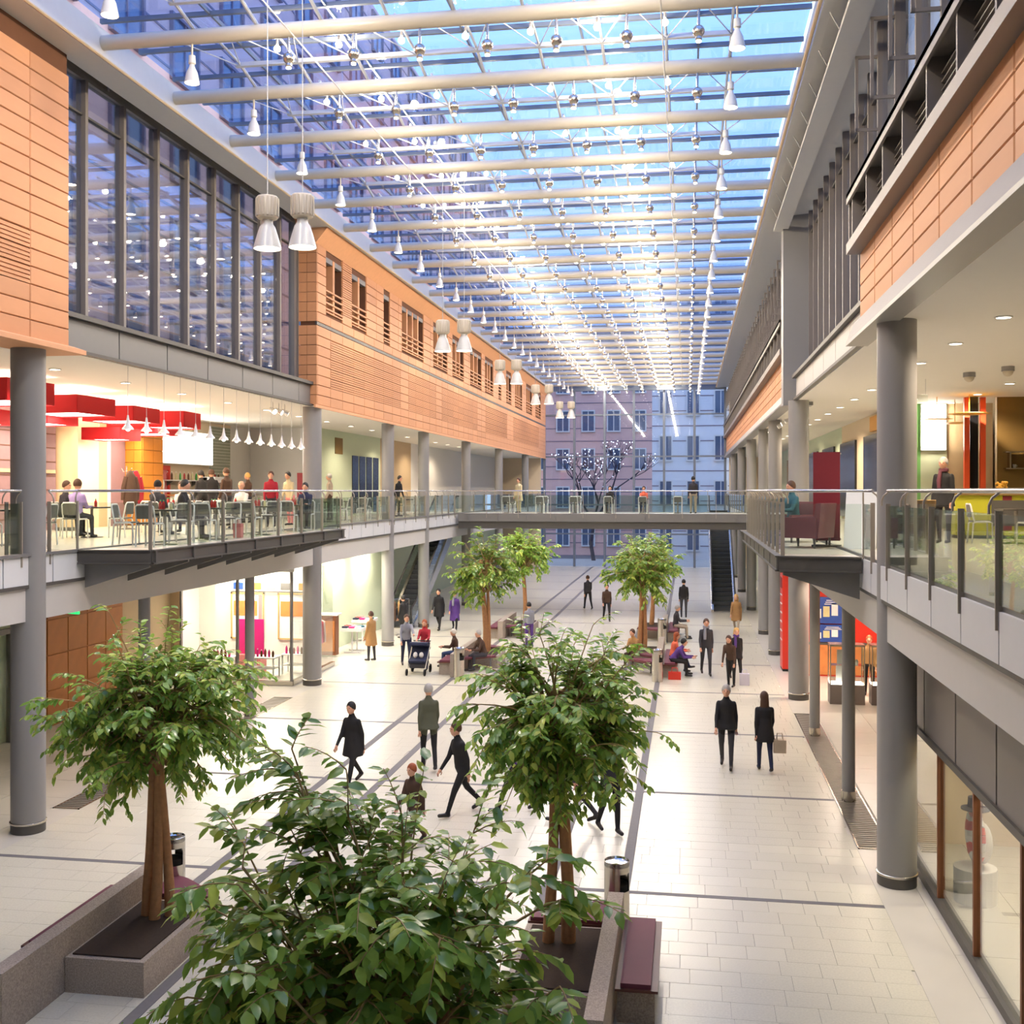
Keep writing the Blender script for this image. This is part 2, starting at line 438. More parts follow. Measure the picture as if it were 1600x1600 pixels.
# floor grilles beside the pillars
for sx, lab in ((-11.88, 'steel floor grille with cross bars along the left pillars'), (2.82, 'steel floor grille with cross bars along the right pillars')):
    g = thing('floor_grille', lab, 'grille', (sx, 18.95, 0), 0, 'floor grilles')
    MB().box(0, 0, -.011, .025, 11.2, .004).box(.515, 0, -.011, .54, 11.2, .004).box(0, 0, -.011, .54, .025, .004).box(0, 11.175, -.011, .54, 11.2, .004).build('frame', 'stainless', g)
    MB().box(.02, .02, -.0118, .52, 11.18, -.0112).build('pit_dark_sheet', 'dark_hole', g)  # flat black sheet, darkness below the bars put into its colour
    bar = MB().box(.025, 0, -.011, .515, .055, .002).mesh('bar', 'post_steel')
    for i in range(101): inst('bar', bar, g, (0, .05 + i * .11, 0))

# ---------------------------------------------------------------- pillars
def pillar(x, y, r, z1, label, big):
    p = tag(thing('round_pillar' if big else 'slim_pillar', label, 'pillar', (x, y, 0), 0, 'big round pillars' if big else 'slim pillars'))
    n = 32 if big else 20
    MB().lathe([(r, 0.16 if big else 0.2), (r, z1)], n).build('shaft', 'pillar_paint', p, smooth=True)
    if big:
        MB().lathe([(r, 0), (r, .15)], n).build('base_band', 'dark_steel', p, smooth=True)
        MB().lathe([(r + .005, .15), (r + .018, .16), (r + .018, .19), (r + .005, .2)], n).build('base_ring', 'stainless', p, smooth=True)
    else:
        MB().lathe([(r + .01, 0.003), (r + .01, .2)], n).build('base_sleeve', 'stainless', p, smooth=True)
LX, RX = -11.5, 3.15
bigs = [17.6, 32.3, 40.9, 46.7, 56.0, 66.0, 77.0]
for i, y in enumerate(bigs):
    pillar(LX, y, .29 if i < 2 else .24, ZC2, f'grey round two-storey pillar, {ordn(i)} from the camera in the left row', True)
    pillar(RX, y if i else 17.35, .29 if i < 2 else .24, ZC2, f'grey round two-storey pillar, {ordn(i)} from the camera in the right row', True)
for i, y in enumerate((21.85, 27.55)):
    pillar(-11.55, y, .125, ZC1, f'slim grey ground-floor pillar with steel sleeve, {ordn(i)} along the left grille', False)
    pillar(3.07, y, .125, ZC1, f'slim grey ground-floor pillar with steel sleeve, {ordn(i)} along the right grille', False)

# ---------------------------------------------------------------- upper gallery floors, fascias, ceilings
for side, xa, xb, lab in ((1, -24, XL, 'left'), (-1, XR, 14, 'right')):
    struct('floor_upper_' + lab, f'upper gallery floor along the {lab} side', MB().box(xa, Y0, 4.33, xb, 86, ZG), 'gallery_stone')
    xi = xb if side > 0 else xa                      # gallery edge
    struct('ceiling_ground_' + lab, f'white ceiling under the {lab} gallery', MB().box(xa, Y0, ZC1 - .02, xb - .12 if side > 0 else xb, 86, ZC1 + .1) if side > 0 else MB().box(xa + .12, Y0, ZC1 - .02, xb, 86, ZC1 + .1), 'ceiling_white')
    t = struct('trim_' + ('1' if side > 0 else '2'), f'pale fascia panels along the {lab} gallery edge')
    y = Y0; pm = MB().box(-.03, .012, 0, .03, .988, 1).mesh('fascia_panel', 'white_panel')
    while y < 85.9:
        L = 1.45
        inst('fascia_panel', pm, t, (xi + side * .03, y, 4.36), 0, (1, L, .5)); y += L
    MB().box(xi - .05, Y0, 4.3, xi + .07, 86, 4.36).build('dark_line_rail', 'dark_steel', t)  # dark steel strip along the line between fascia panels and bulkhead
    MB().box(xi - .02 - side * .1, Y0, ZC1, xi + .02 - side * .1 + side * .1, 86, 4.3).build('bulkhead', 'pale_panel', t)
    MB().box(xi - .04 - side * .02, Y0, ZG - .02, xi + .1 - (.06 if side < 0 else 0), 86, ZG + .03).build('edge_cap', 'grey_steel', t)
    cx0, cx1 = (-24, -11.5) if side > 0 else (3.12, 14)
    cb = MB().box(cx0, Y0, ZC2, cx1, 86, ZC2 + .25)
    for a_, b_ in ((Y0, 18.4), (32.0, 86)): cb.box(-11.5, a_, ZC2, -11.22, b_, ZC2 + .018) if side > 0 else None
    struct('ceiling_upper_' + lab, f'white plaster ceiling of the {lab} upper gallery', cb, 'ceiling_white')
struct('wall_left_outer', 'rear wall of the left galleries', MB().box(-24.3, Y0, 0, -24, 86, 14), 'cream_wall')
struct('wall_right_outer', 'rear wall of the right galleries', MB().box(14, Y0, 0, 14.3, 86, 14), 'cream_wall')
struct('sky_blocker_back', 'added unseen wall behind the viewpoint keeping sky light out', MB().box(-24, Y0 - .3, 0, 14, Y0, 15), 'white_paint')  # added closing wall, keeps sky light out; the hall runs on here
struct('wall_end_left', 'plain wall closing the left galleries at the far end', MB().box(-24, 86, 0, XL - .2, 86.3, 14), 'cream_wall')
struct('wall_end_right', 'plain wall closing the right galleries at the far end', MB().box(XR + .2, 86, 0, 14, 86.3, 14), 'cream_wall')

# ---------------------------------------------------------------- left upper wall of terracotta with window groups
wins = [(32.75, 34.4, 2), (35.4, 37.1, 2), (39.3, 40.15, 1), (41.9, 45.5, 4), (47.3, 50.2, 3), (51.3, 54.0, 3), (55.6, 58.8, 3), (59.8, 62.4, 3), (64.2, 65.2, 1), (67.0, 69.0, 2), (70.5, 73.6, 4), (75.5, 78.4, 3), (80.2, 83.2, 3)]
WX = -11.2; WZ0, WZ1 = 11.62, 13.36
b = MB().box(-11.75, 31.95, 8.62, WX - .05, Y1, WZ0).box(-11.75, 31.95, WZ1, WX - .05, Y1, 14.3)
edges = [31.95] + [e for w in wins for e in w[:2]] + [Y1]
for i in range(0, len(edges), 2): b.box(-11.75, edges[i], WZ0, WX - .05, edges[i + 1], WZ1)
wl = struct('wall_left', 'terracotta clad upper wall on the left with grouped slim windows', b, 'clay_joint')
sp = []
rows = [8.65 + .305 * i for i in range(8)] + [11.2 + .3 * i for i in range(8)]
ribbed = [(33.0, 41.6), (43.5, 47.8), (49.0, 57.5), (60.2, 67.0), (70, 82)]
for ri, z in enumerate(rows):
    h = (.305 if ri < 8 else .3) - .012
    if z + h > 13.62: h = 13.6 - z
    segs = [(31.95, Y1)]
    if z + h > WZ0 + .02 and z < WZ1 - .02:
        segs = [(edges[i], edges[i + 1]) for i in range(0, len(edges), 2)]
    for (a, c) in segs:
        y = a
        while y < c - .02:
            L = min(1.22, c - y); L = c - y if c - y - L < .25 else L
            mid = y + L / 2
            rib = 2 <= ri <= 6 and any(p < mid < q for p, q in ribbed) or (ri >= 10 and 34.4 < mid < 35.4)
            sp.append((WX - .05, y + .006, z, .05, L - .012, h, rib, 1)); y += L
lay_tiles(wl, sp, 290, lambda x, y, z: True)
MB().box(WX - .06, 31.9, 11.095, WX - .005, Y1, 11.19).build('dark_band', 'dark_steel', wl)
# end face of the block towards the camera
ef = MB(); ET = MB().box(.005, 0, .005, .995, 1, .995).mesh('end_tile', 'terracotta')
for zi, z in enumerate(rows):
    h = .3 if z < 13.3 else .28
    for k in range(2): inst('end_tile', ET, wl, (-11.84 + k * .32, 31.9, z), 0, (.31, .05, h - .01))
# pitched clay soffit under the gutter
MB().prism_y([(WX - .02, 13.55), (-10.8, 13.98), (-10.8, 14.03), (WX - .02, 13.62)], 31.7, Y1).build('soffit', 'clay_soffit', wl)
MB().box(WX - .03, 31.7, 8.55, WX + .03, Y1, 8.64).build('drip_edge', 'clay_soffit', wl)
MB().prism_y([(-11.9, 13.5), (WX, 13.5), (-10.8, 13.97), (-10.8, 14.3), (-11.9, 14.3)], 31.66, 31.72).build('end_plate', 'clay_soffit', wl)
for i, (a, c, k) in enumerate(wins):
    w = struct(f'window_{i + 10}', f'slim recessed window group with clay bars, {ordn(i)} from the near end of the left wall')
    MB().box(-11.6, a, WZ0, -11.57, c, WZ1).build('pane', 'void_glass', w)
    wd = (c - a) / k
    for j in range(1, k): MB().box(-11.5, a + wd * j - .09, WZ0, WX - .03, a + wd * j + .09, WZ1).build('mullion', 'terracotta', w)
    for q in range(4): MB().box(-11.26, a, WZ0 + .08 + .19 * q, -11.2, c, WZ0 + .13 + .19 * q).build('rail', 'terracotta', w)
    for j in range(k): MB().box(-11.4, a + wd * j + .09 * (j > 0), WZ1 - .16, -11.24, a + wd * (j + 1) - .09 * (j < k - 1), WZ1).build('blind_box', 'grey_steel', w)
    MB().box(-11.5, a, WZ0 - .02, WX + .01, c, WZ0 + .02).build('sill', 'terracotta', w)
# near terracotta block on the left
wl2 = struct('wall_left_near', 'terracotta clad block of the left upper wall nearest the camera', MB().box(-11.75, Y0, 8.62, WX - .05, 18.4, 14.3), 'clay_joint')
sp = []
for ri in range(16):
    y = 18.4
    while y > 13.0:
        sp.append((WX - .05, y - 1.2 + .006, 8.65 + .31 * ri, .05, 1.188, .298, ri in (3, 4, 5) and y < 17.5, 1)); y -= 1.2
lay_tiles(wl2, sp, 90, lambda x, y, z: True)
MB().prism_y([(-11.8, 8.5), (-10.95, 8.5), (-10.95, 8.58), (WX, 8.66), (-11.8, 8.66)], 10, 18.55).build('ledge', 'clay_soffit', wl2)

# ---------------------------------------------------------------- tall gallery windows of the middle bays
def tall_window(name, label, X, ya, yb, n, side):
    w = struct(name, label)
    step = (yb - ya) / n
    zt = 14.15
    MB().box(X - .09, ya, 9.34, X + .09, yb, 9.42).build('bottom_rail', 'dark_steel', w)
    MB().box(X - .09, ya, zt, X + .09, yb, zt + .1).build('top_rail', 'grey_steel', w)
    MB().box(X - .05, ya, 13.45, X + .05, yb, 13.49).build('transom', 'dark_steel', w)
    mu = MB().box(X - .11, -.05, 9.42, X + .11, .05, zt).mesh('mullion', 'warm_grey_frame')
    for i in range(n + 1): inst('mullion', mu, w, (0, ya + step * i, 0))
    fi = MB().box(X - .02 + side * .1, -.02, 9.42, X + .02 + side * .2, .02, zt).mesh('fin', 'grey_steel')
    pn = MB().box(X - .012, .05, 9.42, X + .012, step - .05, 13.45).mesh('pane', 'window_glass')
    pt = MB().box(X - .012, .05, 13.49, X + .012, step - .05, zt).mesh('top_pane', 'window_glass')
    for i in range(n):
        inst('pane', pn, w, (0, ya + step * i, 0)); inst('top_pane', pt, w, (0, ya + step * i, 0))
    beam = MB().box(min(X - .35, X + side * .45), ya - .1, 8.62, max(X - .35, X + side * .45), yb + .1, 9.3)
    beam.build('lintel_beam', 'grey_steel' if side > 0 else 'pale_panel', w)
    xf = X + side * .46
    MB().box(min(xf, xf + side * .12), ya, 9.25, max(xf, xf + side * .12), yb, 9.34).build('beam_flange', 'dark_steel', w)
    MB().box(min(xf, xf + side * .1), ya, 8.6, max(xf, xf + side * .1), yb, 8.66).build('beam_foot', 'dark_steel', w)
    pl = MB().box(-.02, .02, 8.68, .02, 2.05, 9.24).mesh('beam_panel', 'grey_steel' if side > 0 else 'pale_panel')
    y = ya
    while y < yb - .5: inst('beam_panel', pl, w, (X + side * .46, y, 0), 0, (1, min(1, (yb - y) / 2.07), 1)); y += 2.07
    # grey panels above the glazing
    ab = MB().box(X - .04, .04, zt + .12, X + .04, 2.4, 14.85).mesh('upper_panel', 'shutter_grey')
    y = ya
    while y < yb - .5: inst('upper_panel', ab, w, (0, y, 0), 0, (1, min(1, (yb - y) / 2.44), 1)); y += 2.44
    return w
tall_window('window_1', 'tall glazed gallery window with slender mullions above the left food court', -11.9, 18.5, 31.9, 9, 1)
tall_window('window_2', 'tall glazed gallery window with slender mullions above the right gallery', 3.55, 19.6, 32.4, 11, -1)
struct('trim_5', 'grey corner post where the left glazing meets the terracotta', MB().box(-11.98, 31.55, 9.3, -11.8, 31.75, 14.2), 'grey_steel')

# ---------------------------------------------------------------- right upper wall: clay band, steel shelf frame, glazing
def right_block(name, label, ya, yb, limit, wname):
    w = struct(name, label, MB().box(2.98, ya, 8.62, 3.5, yb, 10.2), 'clay_joint')
    sp = []
    for ri in range(4):
        y = ya
        while y < yb - .05:
            L = min(1.5, yb - y); sp.append((2.98, y + .008, 8.98 + .28 * ri, .05, L - .016, .268, False, -1)); y += L
    lay_tiles(w, sp, limit, lambda x, y, z: True)
    MB().box(2.76, ya, 8.56, 3.14, yb + (.5 if ya < 10 else 0), 8.62).build('soffit_plate', 'pillar_paint', w)
    MB().prism_y([(2.76, 8.62), (2.9, 8.96), (2.98, 8.96), (2.98, 8.62)], ya, yb + (.5 if ya < 10 else 0)).build('soffit_beam', 'warm_grey_frame', w)
    s_ = struct(wname, 'dark steel shelf frame with open bays above the clay band of the ' + label.split(' of ')[-1])
    MB().box(2.7, ya, 10.08, 3.0, yb, 10.15).box(2.7, ya, 10.15, 2.74, yb, 10.26).build('lower_channel', 'warm_grey_frame', s_)
    MB().box(2.7, ya, 11.04, 3.0, yb, 11.12).box(2.7, ya, 10.94, 2.74, yb, 11.12).build('upper_channel', 'warm_grey_frame', s_)
    pl = MB().box(2.74, -.03, 10.15, 3.0, .03, 11.04).mesh('bay_plate', 'warm_grey_frame')
    y = ya + .03
    while y < yb: inst('bay_plate', pl, s_, (0, y, 0)); y += 1.45
    inst('bay_plate', pl, s_, (0, yb - .03, 0))
    MB().box(3.0, ya, 10.1, 3.04, yb, 11.12).build('louvre_back', 'dark_steel', s_)
    lv = MB().box(2.9, ya, -.008, 3.0, yb, .008).mesh('louvre', 'warm_grey_frame')
    for k in range(7): inst('louvre', lv, s_, (0, 0, 10.24 + k * .1))
    return w
right_block('wall_right', 'terracotta clad band of the far right upper wall', 33.4, Y1, 170, 'trim_3')
right_block('wall_right_near', 'terracotta clad band of the near right upper wall', 6.0, 19.5, 60, 'trim_4')
def right_glazing(name, label, ya, yb, step):
    w = struct(name, label)
    MB().box(3.0, ya, 11.12, 3.5, yb, 11.18).build('bottom_rail', 'dark_steel', w)
    k = int((yb - ya) / step)
    step = (yb - ya) / k
    mu = MB().box(3.22, -.04, 11.18, 3.42, .04, 14.15).mesh('mullion', 'warm_grey_frame')
    hk = MB().box(2.85, -.025, 12.2, 2.9, .025, 13.5).box(2.85, -.025, 13.45, 3.25, .025, 13.5).box(2.85, -.025, 12.2, 3.25, .025, 12.25).mesh('bracket', 'warm_grey_frame')
    pn = MB().box(3.3, .04, 11.18, 3.325, step - .04, 14.15).mesh('pane', 'window_glass')
    for i in range(k + 1):
        inst('mullion', mu, w, (0, ya + i * step, 0))
        inst('bracket', hk, w, (0, ya + i * step, 0))
        if i < k: inst('pane', pn, w, (0, ya + i * step, 0))
right_glazing('window_3', 'long glazed strip with bracketed mullions above the far right clay band', 33.4, Y1, 1.45)
right_glazing('window_4', 'glazed strip with bracketed mullions above the near right clay band', 10.0, 19.5, 1.45)
struct('trim_6', 'grey steel upright where the right glazing meets the far clay band', MB().box(2.75, 32.7, 8.5, 3.6, 33.35, 14.1), 'pillar_paint')
# cornices and gutters under the roof edges
g = struct('trim_7', 'pale gutter beam carrying the left edge of the glass roof')
MB().prism_y([(-10.86, 14.02), (-10.7, 14.02), (-10.7, 14.5), (-10.86, 14.5)], Y0, Y1).build('gutter_face', 'gutter_white', g)
MB().box(-11.35, Y0, 14.5, -10.7, Y1, 14.56).build('gutter_top', 'gutter_white', g)
MB().box(-11.35, Y0, 14.0, -10.72, 31.7, 14.05).build('gutter_foot', 'gutter_white', g)
MB().tube([(-10.66, Y0, 14.0), (-10.66, Y1, 14.0)], .03, 6).build('edge_pipe', 'beige_wall', g)
MB().box(-11.95, Y0, 14.56, -11.2, Y1, 14.9).build('wall_head', 'gutter_white', g)
g = struct('trim_8', 'pale gutter beam carrying the right edge of the glass roof')
MB().box(2.2, Y0, 14.0, 2.36, Y1, 14.5).build('gutter_face', 'gutter_white', g)
MB().box(2.2, Y0, 14.5, 3.6, Y1, 14.56).build('gutter_top', 'gutter_white', g)
MB().prism_y([(2.36, 14.0), (3.6, 14.1), (3.6, 14.16), (2.36, 14.06)], Y0, Y1).build('gutter_soffit', 'gutter_white', g)
MB().tube([(2.15, Y0, 14.05), (2.15, Y1, 14.05)], .035, 6).build('edge_pipe', 'beige_wall', g)
MB().box(2.5, Y0, 13.66, 2.9, 33.0, 13.74).build('walkway', 'gutter_white', g)
rod = MB().tube([(2.5, 0, 13.7), (2.32, 0, 14.05)], .012, 5).mesh('walkway_hanger', 'cable')
for k in range(12): inst('walkway_hanger', rod, g, (0, 14 + 1.6 * k, 0))

# ---------------------------------------------------------------- glass roof
ROOF_X0, ROOF_X1, TZ = -10.75, 2.2, 14.3
tubes = [18.7 + 2.87 * k for k in range(-4, 24)]
roof = struct('ceiling', 'glass roof on slightly spaced white steel tubes over the hall')
TM = MB().cyl((ROOF_X0, 0, TZ), (ROOF_X1, 0, TZ), .135, n=20).mesh('roof_tube', 'tube_paint', True)
BAR = MB().box(ROOF_X0, -.035, 14.66, ROOF_X1, .035, 14.74).mesh('glazing_bar', 'glazing_bar')
MID = MB().box(-9.0, -.05, 14.54, .9, .05, 14.62).mesh('mid_bar', 'roof_bar')
ST = MB().tube([(0, 0, 14.42), (0, -.8, 14.58)], .035, 6).tube([(0, -.8, 14.6), (.0, -2.4, 14.66)], .028, 6).mesh('strut', 'roof_bar')
DG = MB().tube([(0, -.8, 14.55), (.55, -2.6, 14.4)], .012, 5).tube([(0, -.8, 14.55), (-.55, -2.6, 14.4)], .012, 5).mesh('tie_rod', 'roof_bar')
mx = [-8.9 + 1.213 * i for i in range(9)]
px_ = [ROOF_X0, -8.6, -6.4, -4.2, -2.0, .2, ROOF_X1]
PANES = {}
for k, y in enumerate(tubes):
    inst('roof_tube', TM, roof, (0, y, 0)); inst('mid_bar', MID, roof, (0, y - .8, 0)); inst('glazing_bar', BAR, roof, (0, y + 1.435, 0))
    inst('glazing_bar', BAR, roof, (0, y, 0))
    if 2 < k < 13:
        for x in mx: inst('strut', ST, roof, (x, y, 0)); inst('tie_rod', DG, roof, (x, y, 0))
    else:
        m_ = MB()
        for x in mx:
            m_.tube([(x, y, 14.42), (x, y - .8, 14.58)], .035, 5).tube([(x, y - .8, 14.6), (x, y - 2.4, 14.66)], .028, 5)
        tag(m_.build('strut_row', 'roof_bar', roof), None, None, None, 'stuff')
    for h in (0, 1.435):
        for i in range(6):
            if k < 2 and i: continue
            x0, x1 = (px_[i], px_[i + 1]) if k >= 2 else (ROOF_X0, ROOF_X1)
            key = (x0, x1)
            if key not in PANES:
                PANES[key] = MB().box(x0 + .008, .02, 14.745, x1 - .008, 1.415, 14.765).mesh('roof_pane', 'roof_glass')
            inst('roof_pane', PANES[key], roof, (0, y + h, 0))
rb = MB()
for x in px_[1:-1]: MB().box(x - .02, tubes[0], 14.67, x + .02, 86, 14.745).build('rafter', 'glazing_bar', roof)
struct('ceiling_back', 'solid roof strip behind the viewpoint', MB().box(-11.5, Y0, 14.6, 3.6, tubes[0], 14.8), 'gutter_white')
for x, lab in ((-6.95, 'left'), (-.45, 'right')):
    MB().tube([(x, tubes[3], 14.12), (x, 85, 14.12)], .014, 6).build('maintenance_rail', 'chair_white', roof)

# ---------------------------------------------------------------- glazed end wall
ew = struct('window_5', 'tall glazed end wall of the hall with slim mullions')
exs = [-11.3, -8.9, -6.5, -4.2, -1.85, .5, 2.85]
for x in exs: MB().box(x - .09, 85.9, 0, x + .09, 86.15, 14.6).build('mullion', 'glazing_bar', ew)
ezs = [0, 2.6, 4.9, 8.7, 12.0, 14.5]
for z in ezs[1:]: MB().box(-11.3, 85.95, z - .06, 2.85, 86.1, z + .06).build('transom', 'glazing_bar', ew)
MB().box(-11.4, 85.8, 13.9, 2.95, 86.2, 14.6).build('head_beam', 'glazing_bar', ew)
for i in range(len(exs) - 1):
    for j in range(len(ezs) - 1):
        MB().box(exs[i] + .09, 86.0, ezs[j] + .06, exs[i + 1] - .09, 86.02, ezs[j + 1] - .06).build('pane', 'end_glass', ew)
# ================================================================= OUTSIDE
def facade(name, label, axis, pos, a0, a1, z0, z1, wall_m, cols, rws, ww, wh, zoff=1.0, out=1):
    """building outside the glass; each window a part with its pane"""
    o = thing(name, label, 'building')
    b = MB()
    if axis == 'x': b.box(min(pos, pos - out * 4), a0, z0, max(pos, pos - out * 4), a1, z1)
    else: b.box(a0, pos, z0, a1, pos + 4, z1)
    b.build('wall', wall_m, o)
    fw = MB()
    if axis == 'x':
        fr = MB().box(-.05, -ww / 2 - .12, -.12, .14, -ww / 2, wh + .12).box(-.05, ww / 2, -.12, .14, ww / 2 + .12, wh + .12).box(-.05, -ww / 2, wh, .14, ww / 2, wh + .12).box(-.05, -ww / 2 - .1, -.12, .2, ww / 2 + .1, 0).box(-.05, -.04, 0, .1, .04, wh).mesh('window', 'ext_joint')
        pn = MB().box(-.04, -ww / 2, 0, .05, ww / 2, wh).mesh('pane', 'ext_pane')
        cs = MB().box(-.02, a0, -.04, .03, a1, .04).mesh('course', 'ext_joint')
    else:
        fr = MB().box(-ww / 2 - .12, -.14, -.12, -ww / 2, .05, wh + .12).box(ww / 2, -.14, -.12, ww / 2 + .12, .05, wh + .12).box(-ww / 2, -.14, wh, ww / 2, .05, wh + .12).box(-ww / 2 - .1, -.2, -.12, ww / 2 + .1, .05, 0).box(-.04, -.1, 0, .04, .05, wh).mesh('window', 'white_paint')
        pn = MB().box(-ww / 2, -.05, 0, ww / 2, .04, wh).mesh('pane', 'ext_pane')
        cs = MB().box(a0, -.03, -.04, a1, .02, .04).mesh('course', 'ext_joint')
    for r in range(rws):
        z = z0 + (z1 - z0) * r / rws
        for k in range(3):
            inst('course', cs, o, (pos, 0, z + k * (z1 - z0) / rws / 3) if axis == 'x' else (0, pos, z + k * (z1 - z0) / rws / 3))
        for c in range(cols):
            t = a0 + (a1 - a0) * (c + .5) / cols
            w = inst('window', fr, o, (pos, t, z + zoff) if axis == 'x' else (t, pos, z + zoff), math.pi if axis == 'x' and out < 0 else 0)
            inst('pane', pn, w)
facade('office_building', 'mauve panelled building rising behind the left gallery windows and roof', 'x', -18.5, 2, 112, 8.9, 34.9, 'ext_mauve', 26, 7, 2.0, 2.2, out=1)
facade('office_building', 'pale lilac building beyond the right gallery windows', 'x', 12.0, 2, 96, 8.9, 23.3, 'ext_mauve', 18, 4, 2.4, 2.0, out=-1)
facade('apartment_house', 'pale plastered house with tall windows outside the end glazing on the right', 'y', 99, -3.2, 9.0, -.3, 24, 'ext_white', 5, 6, 1.0, 2.1)
facade('brick_house', 'mauve brick house outside the end glazing on the left', 'y', 106, -18.3, -3.4, -.3, 22, 'ext_mauve', 6, 6, 1.1, 1.9)
struct('floor_outside', 'paved street outside the end glazing', MB().box(-60, 86.3, -.35, 60, 170, -.3), 'strip_stone')
tr = thing('bare_street_tree', 'leafless tree hung with small white lights outside the end glazing', 'tree', (-8.0, 94, -.3))
tm = MB(); tips = []
def grow(p, d, L, r, lv):
    q = p + d * L
    tm.tube([p, (p + q) / 2 + Vector((rnd.uniform(-.1, .1), rnd.uniform(-.1, .1), 0)) * L, q], [r, r * .85, r * .65], 5)
    tips.append(q)
    if lv:
        for _ in range(3):
            nd = (d + Vector((rnd.uniform(-.8, .8), rnd.uniform(-.8, .8), rnd.uniform(-.1, .6)))).normalized()
            grow(q, nd, L * rnd.uniform(.6, .8), r * .6, lv - 1)
grow(Vector((0, 0, 0)), Vector((0, 0, 1)), 3.6, .2, 5)
tm.build('branches', 'branch', tr)
lm = MB()
for q in tips[::3]: lm.cbox(q.x, q.y, q.z, .06, .06, .06)
tag(lm.build('fairy_lights', 'fairy_light', tr), None, None, None, 'stuff')

# ================================================================= BALUSTRADES, BALCONIES, BRIDGE
POST = MB().box(-.035, -.012, -.2, .035, .012, .93).mesh('post', 'post_steel')
BRK = MB().tube([(0, 0, .9), (.0, 0, .98), (.03, 0, 1.05), (.09, 0, 1.1)], .014, 6).mesh('bracket', 'post_steel', True)
def balustrade(label, pts, z=ZG, step=1.5, inward=1, group='glass balustrades'):
    p0 = pts[0]
    o = thing('balustrade', label, 'balustrade', (p0[0], p0[1], z), 0, group)
    P = [Vector((x - p0[0], y - p0[1], 0)) for x, y in pts]
    rail = []
    for i in range(len(P)): rail.append(P[i] + Vector((0, 0, 1.12)))
    MB().tube(rail, .026, 10).build('handrail', 'rail_steel', o, smooth=True)
    for i in range(len(P) - 1):
        a, b = P[i], P[i + 1]; d = b - a; L = d.length; n = max(1, round(L / step)); ang = math.atan2(d.y, d.x)
        for k in range(n + 1):
            if k == n and i < len(P) - 2: continue
            q = a + d * (k / n)
            ps = inst('post', POST, o, q, ang + R(90))
            inst('bracket', BRK, ps, (-.09 , 0, 0))
        for k in range(n):
            q = a + d * ((k + .5) / n); w = L / n
            MB().box(-w / 2 + .025, -.006, .04, w / 2 - .025, .006, .9).build('glass_panel', 'balustrade_glass', o, q, ang)
    return o
GL, GR = XL + .05, XR - .05
balustrade('glass balustrade of the left gallery nearest the camera, before the first pillar', [(GL - .3, 17.2), (GL, 17.15), (GL, 8.0)])
balustrade('glass balustrade around the projecting left food court balcony', [(GL, 18.0), (GL, 18.92), (-10.0, 19.15), (-10.0, 30.5), (GL, 30.62), (GL, 31.9)], step=1.55)
balustrade('glass balustrade of the left gallery between second and third pillars', [(GL, 32.7), (GL, 40.55)])
balustrade('glass balustrade of the left gallery between third and fourth pillars', [(GL, 41.25), (GL, 46.35)])
balustrade('glass balustrade of the left gallery running up to the footbridge', [(GL, 47.0), (GL, 52.4)])
balustrade('glass balustrade of the right gallery nearest the camera, before the first pillar', [(GR + .3, 16.75), (GR, 16.65), (GR, 8.0)], step=1.4)
balustrade('glass balustrade around the projecting right balcony', [(GR, 18.0), (GR, 18.95), (1.6, 19.15), (1.6, 30.5), (GR, 30.62), (GR, 31.9)], step=1.0)
balustrade('glass balustrade of the right gallery between second and third pillars', [(GR, 32.7), (GR, 40.55)])
balustrade('glass balustrade of the right gallery between third and fourth pillars', [(GR, 41.25), (GR, 46.35)])
balustrade('glass balustrade of the right gallery running up to the footbridge', [(GR, 47.0), (GR, 52.4)])
balustrade('long glass balustrade along the near side of the footbridge', [(GL, 52.55), (GR, 52.55)], step=1.6)
balustrade('glass balustrade of the left gallery beyond the footbridge', [(GL, 57.3), (GL, 85.5)], step=3)
balustrade('glass balustrade of the right gallery beyond the footbridge', [(GR, 57.3), (GR, 85.5)], step=3)
balustrade('long glass balustrade along the far side of the footbridge', [(-9.2, 57.2), (1.0, 57.2)], step=1.7)

def balcony(label, xe, xo, s):
    o = thing('projecting_balcony', label, 'balcony', (xe, 18.9, ZG - .3))
    ox, oy, oz = xe, 18.9, ZG - .3
    poly = [(xe, 18.95), (xo, 19.1), (xo, 30.55), (xe, 30.65)]
    poly = [(x - ox, y - oy) for x, y in poly]
    if s < 0: poly = poly[::-1]
    MB().prism(poly, .06, .302).build('deck', 'gallery_stone', o)
    d = xo - xe
    f = MB()
    pts = [(0, .0), (d + s * .02, .16), (d + s * .02, 11.7), (0, 11.8)]
    for i in range(3):
        a, b = Vector(pts[i] + (0,)), Vector(pts[i + 1] + (0,)); m = (a + b) / 2; L = (b - a).length; an = math.atan2(b.y - a.y, b.x - a.x)
        f.cbox(m.x, m.y, .17, L, .05, .24, an); f.cbox(m.x, m.y, .06, L, .12, .03, an); f.cbox(m.x, m.y, .3, L, .12, .025, an)
    f.build('edge_beam', 'dark_steel', o)
    rib = MB().prism_y([(0, .05), (d * .96, .05), (d * .96, -.02), (0, -.42)] if s > 0 else [(0, .05), (0, -.42), (d * .96, -.02), (d * .96, .05)], -.03, .03).mesh('bracket_rib', 'grey_steel')
    for k in range(8): inst('bracket_rib', rib, o, (0, .25 + k * 1.6, 0))
    st = MB().box(d + s * .02 - .035, -.04, .04, d + s * .02 + .035 + s * .03, .04, .3).mesh('stiffener', 'dark_steel')
    for k in range(8): inst('stiffener', st, o, (0, .25 + k * 1.6, 0))
    MB().box(min(0, d), .1, .03, max(0, d), 11.6, .05).build('soffit', 'dark_steel', o)
balcony('dark steel balcony projecting from the left gallery below the food court', XL + .08, -9.95, 1)
